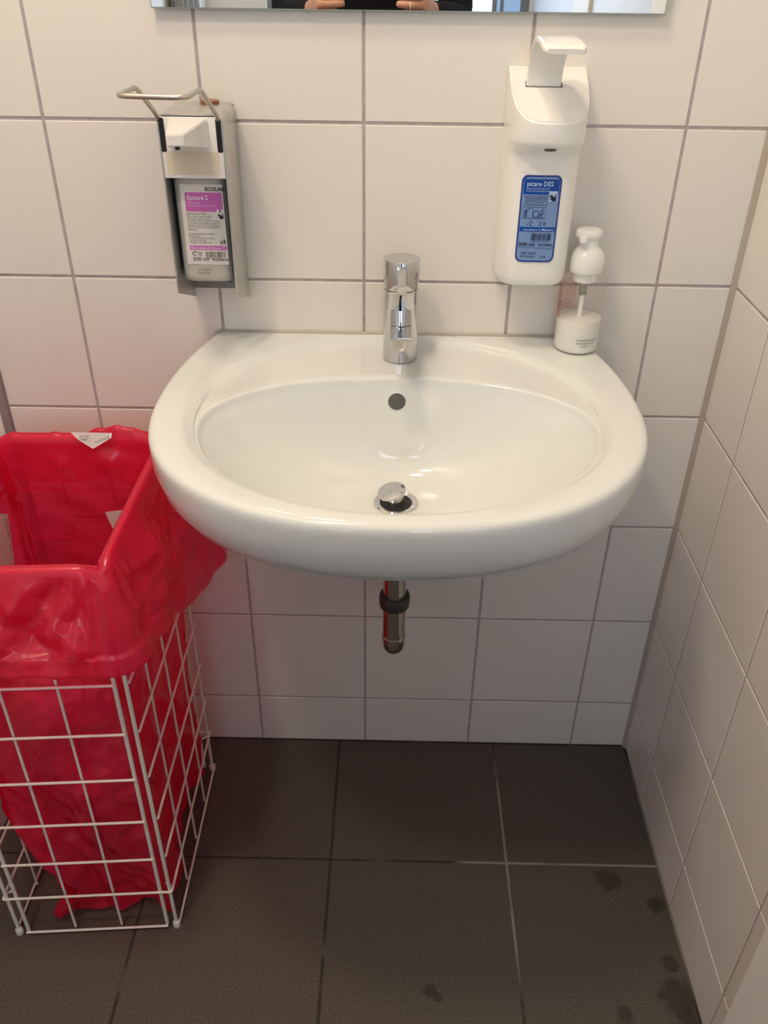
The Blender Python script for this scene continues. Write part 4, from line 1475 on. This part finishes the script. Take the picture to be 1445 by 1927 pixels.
# ------------------------------------------------------------------ the photographer, seen in the mirror
PER = tag(link('person', None, None, (-0.03, -1.47, 0)), 'person in a dark speckled top holding a phone in both hands, seen in the mirror', 'person')
V, Eg, Rd = [], [], []
def jv(p, r, parent=None):
    V.append(Vector(p)); Rd.append(r if isinstance(r, tuple) else (r, r))
    if parent is not None: Eg.append((parent, len(V) - 1))
    return len(V) - 1
px = -0.03
pel = jv((px, -1.47, 0.95), (.155, .115))
wst = jv((px, -1.47, 1.10), (.135, .105), pel)
ch = jv((px, -1.47, 1.27), (.155, .115), wst)
ub = jv((px, -1.48, 1.40), (.11, .085), ch)
nk = jv((px, -1.475, 1.475), (.052, .055), ub)
h0 = jv((px, -1.455, 1.545), (.066, .080), nk)
h1 = jv((px, -1.455, 1.620), (.076, .094), h0)
h2 = jv((px, -1.465, 1.690), (.064, .078), h1)
for s in (-1, 1):
    hp = jv((px + s * .09, -1.47, .88), (.088, .092), pel)
    kn = jv((px + s * .10, -1.46, .48), (.058, .060), hp)
    an = jv((px + s * .105, -1.48, .085), (.038, .042), kn)
    jv((px + s * .115, -1.36, .038), (.036, .030), an)
    shd = jv((px + s * .165, -1.475, 1.385), (.060, .062), ub)
    el = jv((px + s * .225, -1.44, 1.135), (.046, .046), shd)
    wx_ = -0.150 if s < 0 else 0.100
    ma = jv((wx_ + s * .035, -1.30, 1.150), (.036, .036), el)
    wr = jv((wx_ + s * .006, -1.225, 1.166), (.027, .023), ma)
    inw = -s
    pm = jv((wx_ + inw * .004, -1.190, 1.172), (.025, .028), wr)
    pm2 = jv((wx_ + inw * .008, -1.165, 1.176), (.022, .030), pm)
    # four fingers curling inwards under the phone, one above the other
    for k, (dz, ln, dy) in enumerate(((.020, .056, .002), (.005, .060, .004), (-.012, .050, .004), (-.027, .036, .0))):
        b0 = jv((wx_ + inw * .006, -1.150 + dy, 1.176 + dz), .0100, pm2)
        b1 = jv((wx_ + inw * (.006 + ln * .40), -1.138 + dy, 1.177 + dz), .0094, b0)
        b2 = jv((wx_ + inw * (.006 + ln * .74), -1.140 + dy, 1.178 + dz), .0088, b1)
        jv((wx_ + inw * (.006 + ln), -1.148 + dy, 1.178 + dz), .0074, b2)
    t0 = jv((wx_ + inw * .018, -1.195, 1.196), .0120, pm)
    t1 = jv((wx_ + inw * .040, -1.190, 1.212), .0108, t0)
    jv((wx_ + inw * .062, -1.185, 1.220), .0088, t1)
me = bpy.data.meshes.new('body_skeleton')
me.from_pydata([tuple(v) for v in V], Eg, [])
ob = bpy.data.objects.new('body_skeleton', me)
COL.objects.link(ob)
sk = ob.modifiers.new('skin', 'SKIN')
sk.use_smooth_shade = True
for i, sv in enumerate(me.skin_vertices[0].data):
    sv.radius = Rd[i]
    sv.use_root = (i == 0)
sb_ = ob.modifiers.new('sub', 'SUBSURF')
sb_.levels = 2
dg = bpy.context.evaluated_depsgraph_get()
ev = ob.evaluated_get(dg)
bme = bpy.data.meshes.new_from_object(ev)
bpy.data.objects.remove(ob)
bme.name = 'body'
bme.transform(Matrix.Translation((0.03, 1.47, 0)))
for m_ in (M['skin'], M['top'], M['trousers']):
    bme.materials.append(m_)
while len(bme.materials) > 3:
    bme.materials.pop(index=0)
for p in bme.polygons:
    c = p.center + Vector((-0.03, -1.47, 0))
    p.use_smooth = True
    if c.z > 1.465: p.material_index = 0
    elif c.y > -1.235: p.material_index = 0 if c.z > .3 else 2
    elif c.z > 0.93: p.material_index = 1
    else: p.material_index = 2
body_o = link('body', bme, PER)
# face, hair, ring
def blob(name, c, r, mat, parent, sub=3):
    bm = B()
    bmesh.ops.create_icosphere(bm, subdivisions=sub, radius=1)
    for v in bm.verts:
        v.co = Vector((v.co.x * r[0] + c[0], v.co.y * r[1] + c[1], v.co.z * r[2] + c[2]))
    return mk(name, bm, mat, parent, smooth=180)
M['eye'] = new_mat('eye', (0.7, 0.7, 0.68), 0.2)
M['lip'] = new_mat('lip', (0.45, 0.15, 0.13), 0.4)
for s in (-1, 1):
    blob('eye', (px + s * .030, -1.373, 1.622), (.013, .010, .009), M['eye'], PER, 2)
    blob('ear', (px + s * .076, -1.462, 1.610), (.010, .020, .032), M['skin'], PER, 2)
blob('nose', (px, -1.362, 1.592), (.014, .018, .026), M['skin'], PER, 2)
blob('mouth', (px, -1.374, 1.553), (.024, .010, .008), M['lip'], PER, 2)
bm = B()
bmesh.ops.create_icosphere(bm, subdivisions=4, radius=1)
for v in bm.verts:
    k = 1 + 0.05 * noise.noise(v.co * 3)
    v.co = Vector((v.co.x * .094 * k + px, v.co.y * .108 * k - 1.480, v.co.z * .125 * k + 1.640))
bmesh.ops.bisect_plane(bm, geom=bm.verts[:] + bm.edges[:] + bm.faces[:], plane_co=(px, -1.405, 1.66), plane_no=(0, 1.0, -0.55), clear_outer=True)
mk('hair', bm, M['hair'], PER, smooth=180)
bm = tube(B(), [(0.066, -1.140 + .0125 * math.cos(a), 1.1795 + .0125 * math.sin(a)) for a in [2 * math.pi * k / 24 for k in range(24)]], 0.0022, 8, closed=True)
mk('finger_ring', bm, M['silver'], PER)

# phone held just behind the lens position
PH = thing('phone', 'black phone held by the person in the mirror', 'phone', tuple(CAM - _f * 0.012))
bm = B()
pts_ = rrect(-0.060, 0.0135, -0.132, 0.0150, 0.009, 5)
def phone_pt(a, c, d): return CAM + _r2 * a + _u2 * c - _f * d
loft(bm, [[phone_pt(p[0], p[1], .006) for p in pts_], [phone_pt(p[0], p[1], .0138) for p in pts_]])
mk('phone_case', bm, M['phone'], PH, smooth=30)
bm = B()
ps = rrect(-0.057, 0.0105, -0.129, 0.012, 0.007, 5)
bm.faces.new([bm.verts.new(phone_pt(p[0], p[1], .0141)) for p in ps])
mk('phone_screen', bm, M['black'], PH, smooth=0)

# cloth hanging on the left wall, seen at the left end of the mirror
M['cloth'] = new_mat('grey_cloth', (0.30, 0.30, 0.28), 0.9)
CL = thing('hanging_cloth', 'grey cloth hanging in folds, reflected at the left end of the mirror', 'towel', (XL, -1.86, 0.70))
bm = B()
NCL, NZ = 40, 12
grid = []
for j in range(NZ + 1):
    z = 0.75 + 0.75 * j / NZ
    grid.append([(XL + 0.026 + 0.014 * math.sin(i * 0.62 + 0.3 * math.sin(j * .4)) * (1.1 - 0.4 * j / NZ), -2.02 + 0.30 * i / NCL, z) for i in range(NCL + 1)])
vv = [[bm.verts.new(p) for p in r] for r in grid]
ww = [[bm.verts.new((p[0] - 0.004, p[1], p[2])) for p in r] for r in grid]
for j in range(NZ):
    for i in range(NCL):
        bm.faces.new((vv[j][i], vv[j][i + 1], vv[j + 1][i + 1], vv[j + 1][i]))
        bm.faces.new((ww[j][i], ww[j + 1][i], ww[j + 1][i + 1], ww[j][i + 1]))
for i in range(NCL):
    bm.faces.new((vv[0][i], ww[0][i], ww[0][i + 1], vv[0][i + 1]))
    bm.faces.new((vv[NZ][i], vv[NZ][i + 1], ww[NZ][i + 1], ww[NZ][i]))
mk('cloth', bm, M['cloth'], CL, smooth=60)
bm = tube(B(), [(XL + 0.026, -2.04, 1.508), (XL + 0.026, -1.70, 1.508)], 0.007, 12)
tube(bm, [(XL + 0.0005, -2.03, 1.508), (XL + 0.026, -2.03, 1.508)], 0.006, 10)
tube(bm, [(XL + 0.0005, -1.71, 1.508), (XL + 0.026, -1.71, 1.508)], 0.006, 10)
mk('rail', bm, M['alu'], CL)
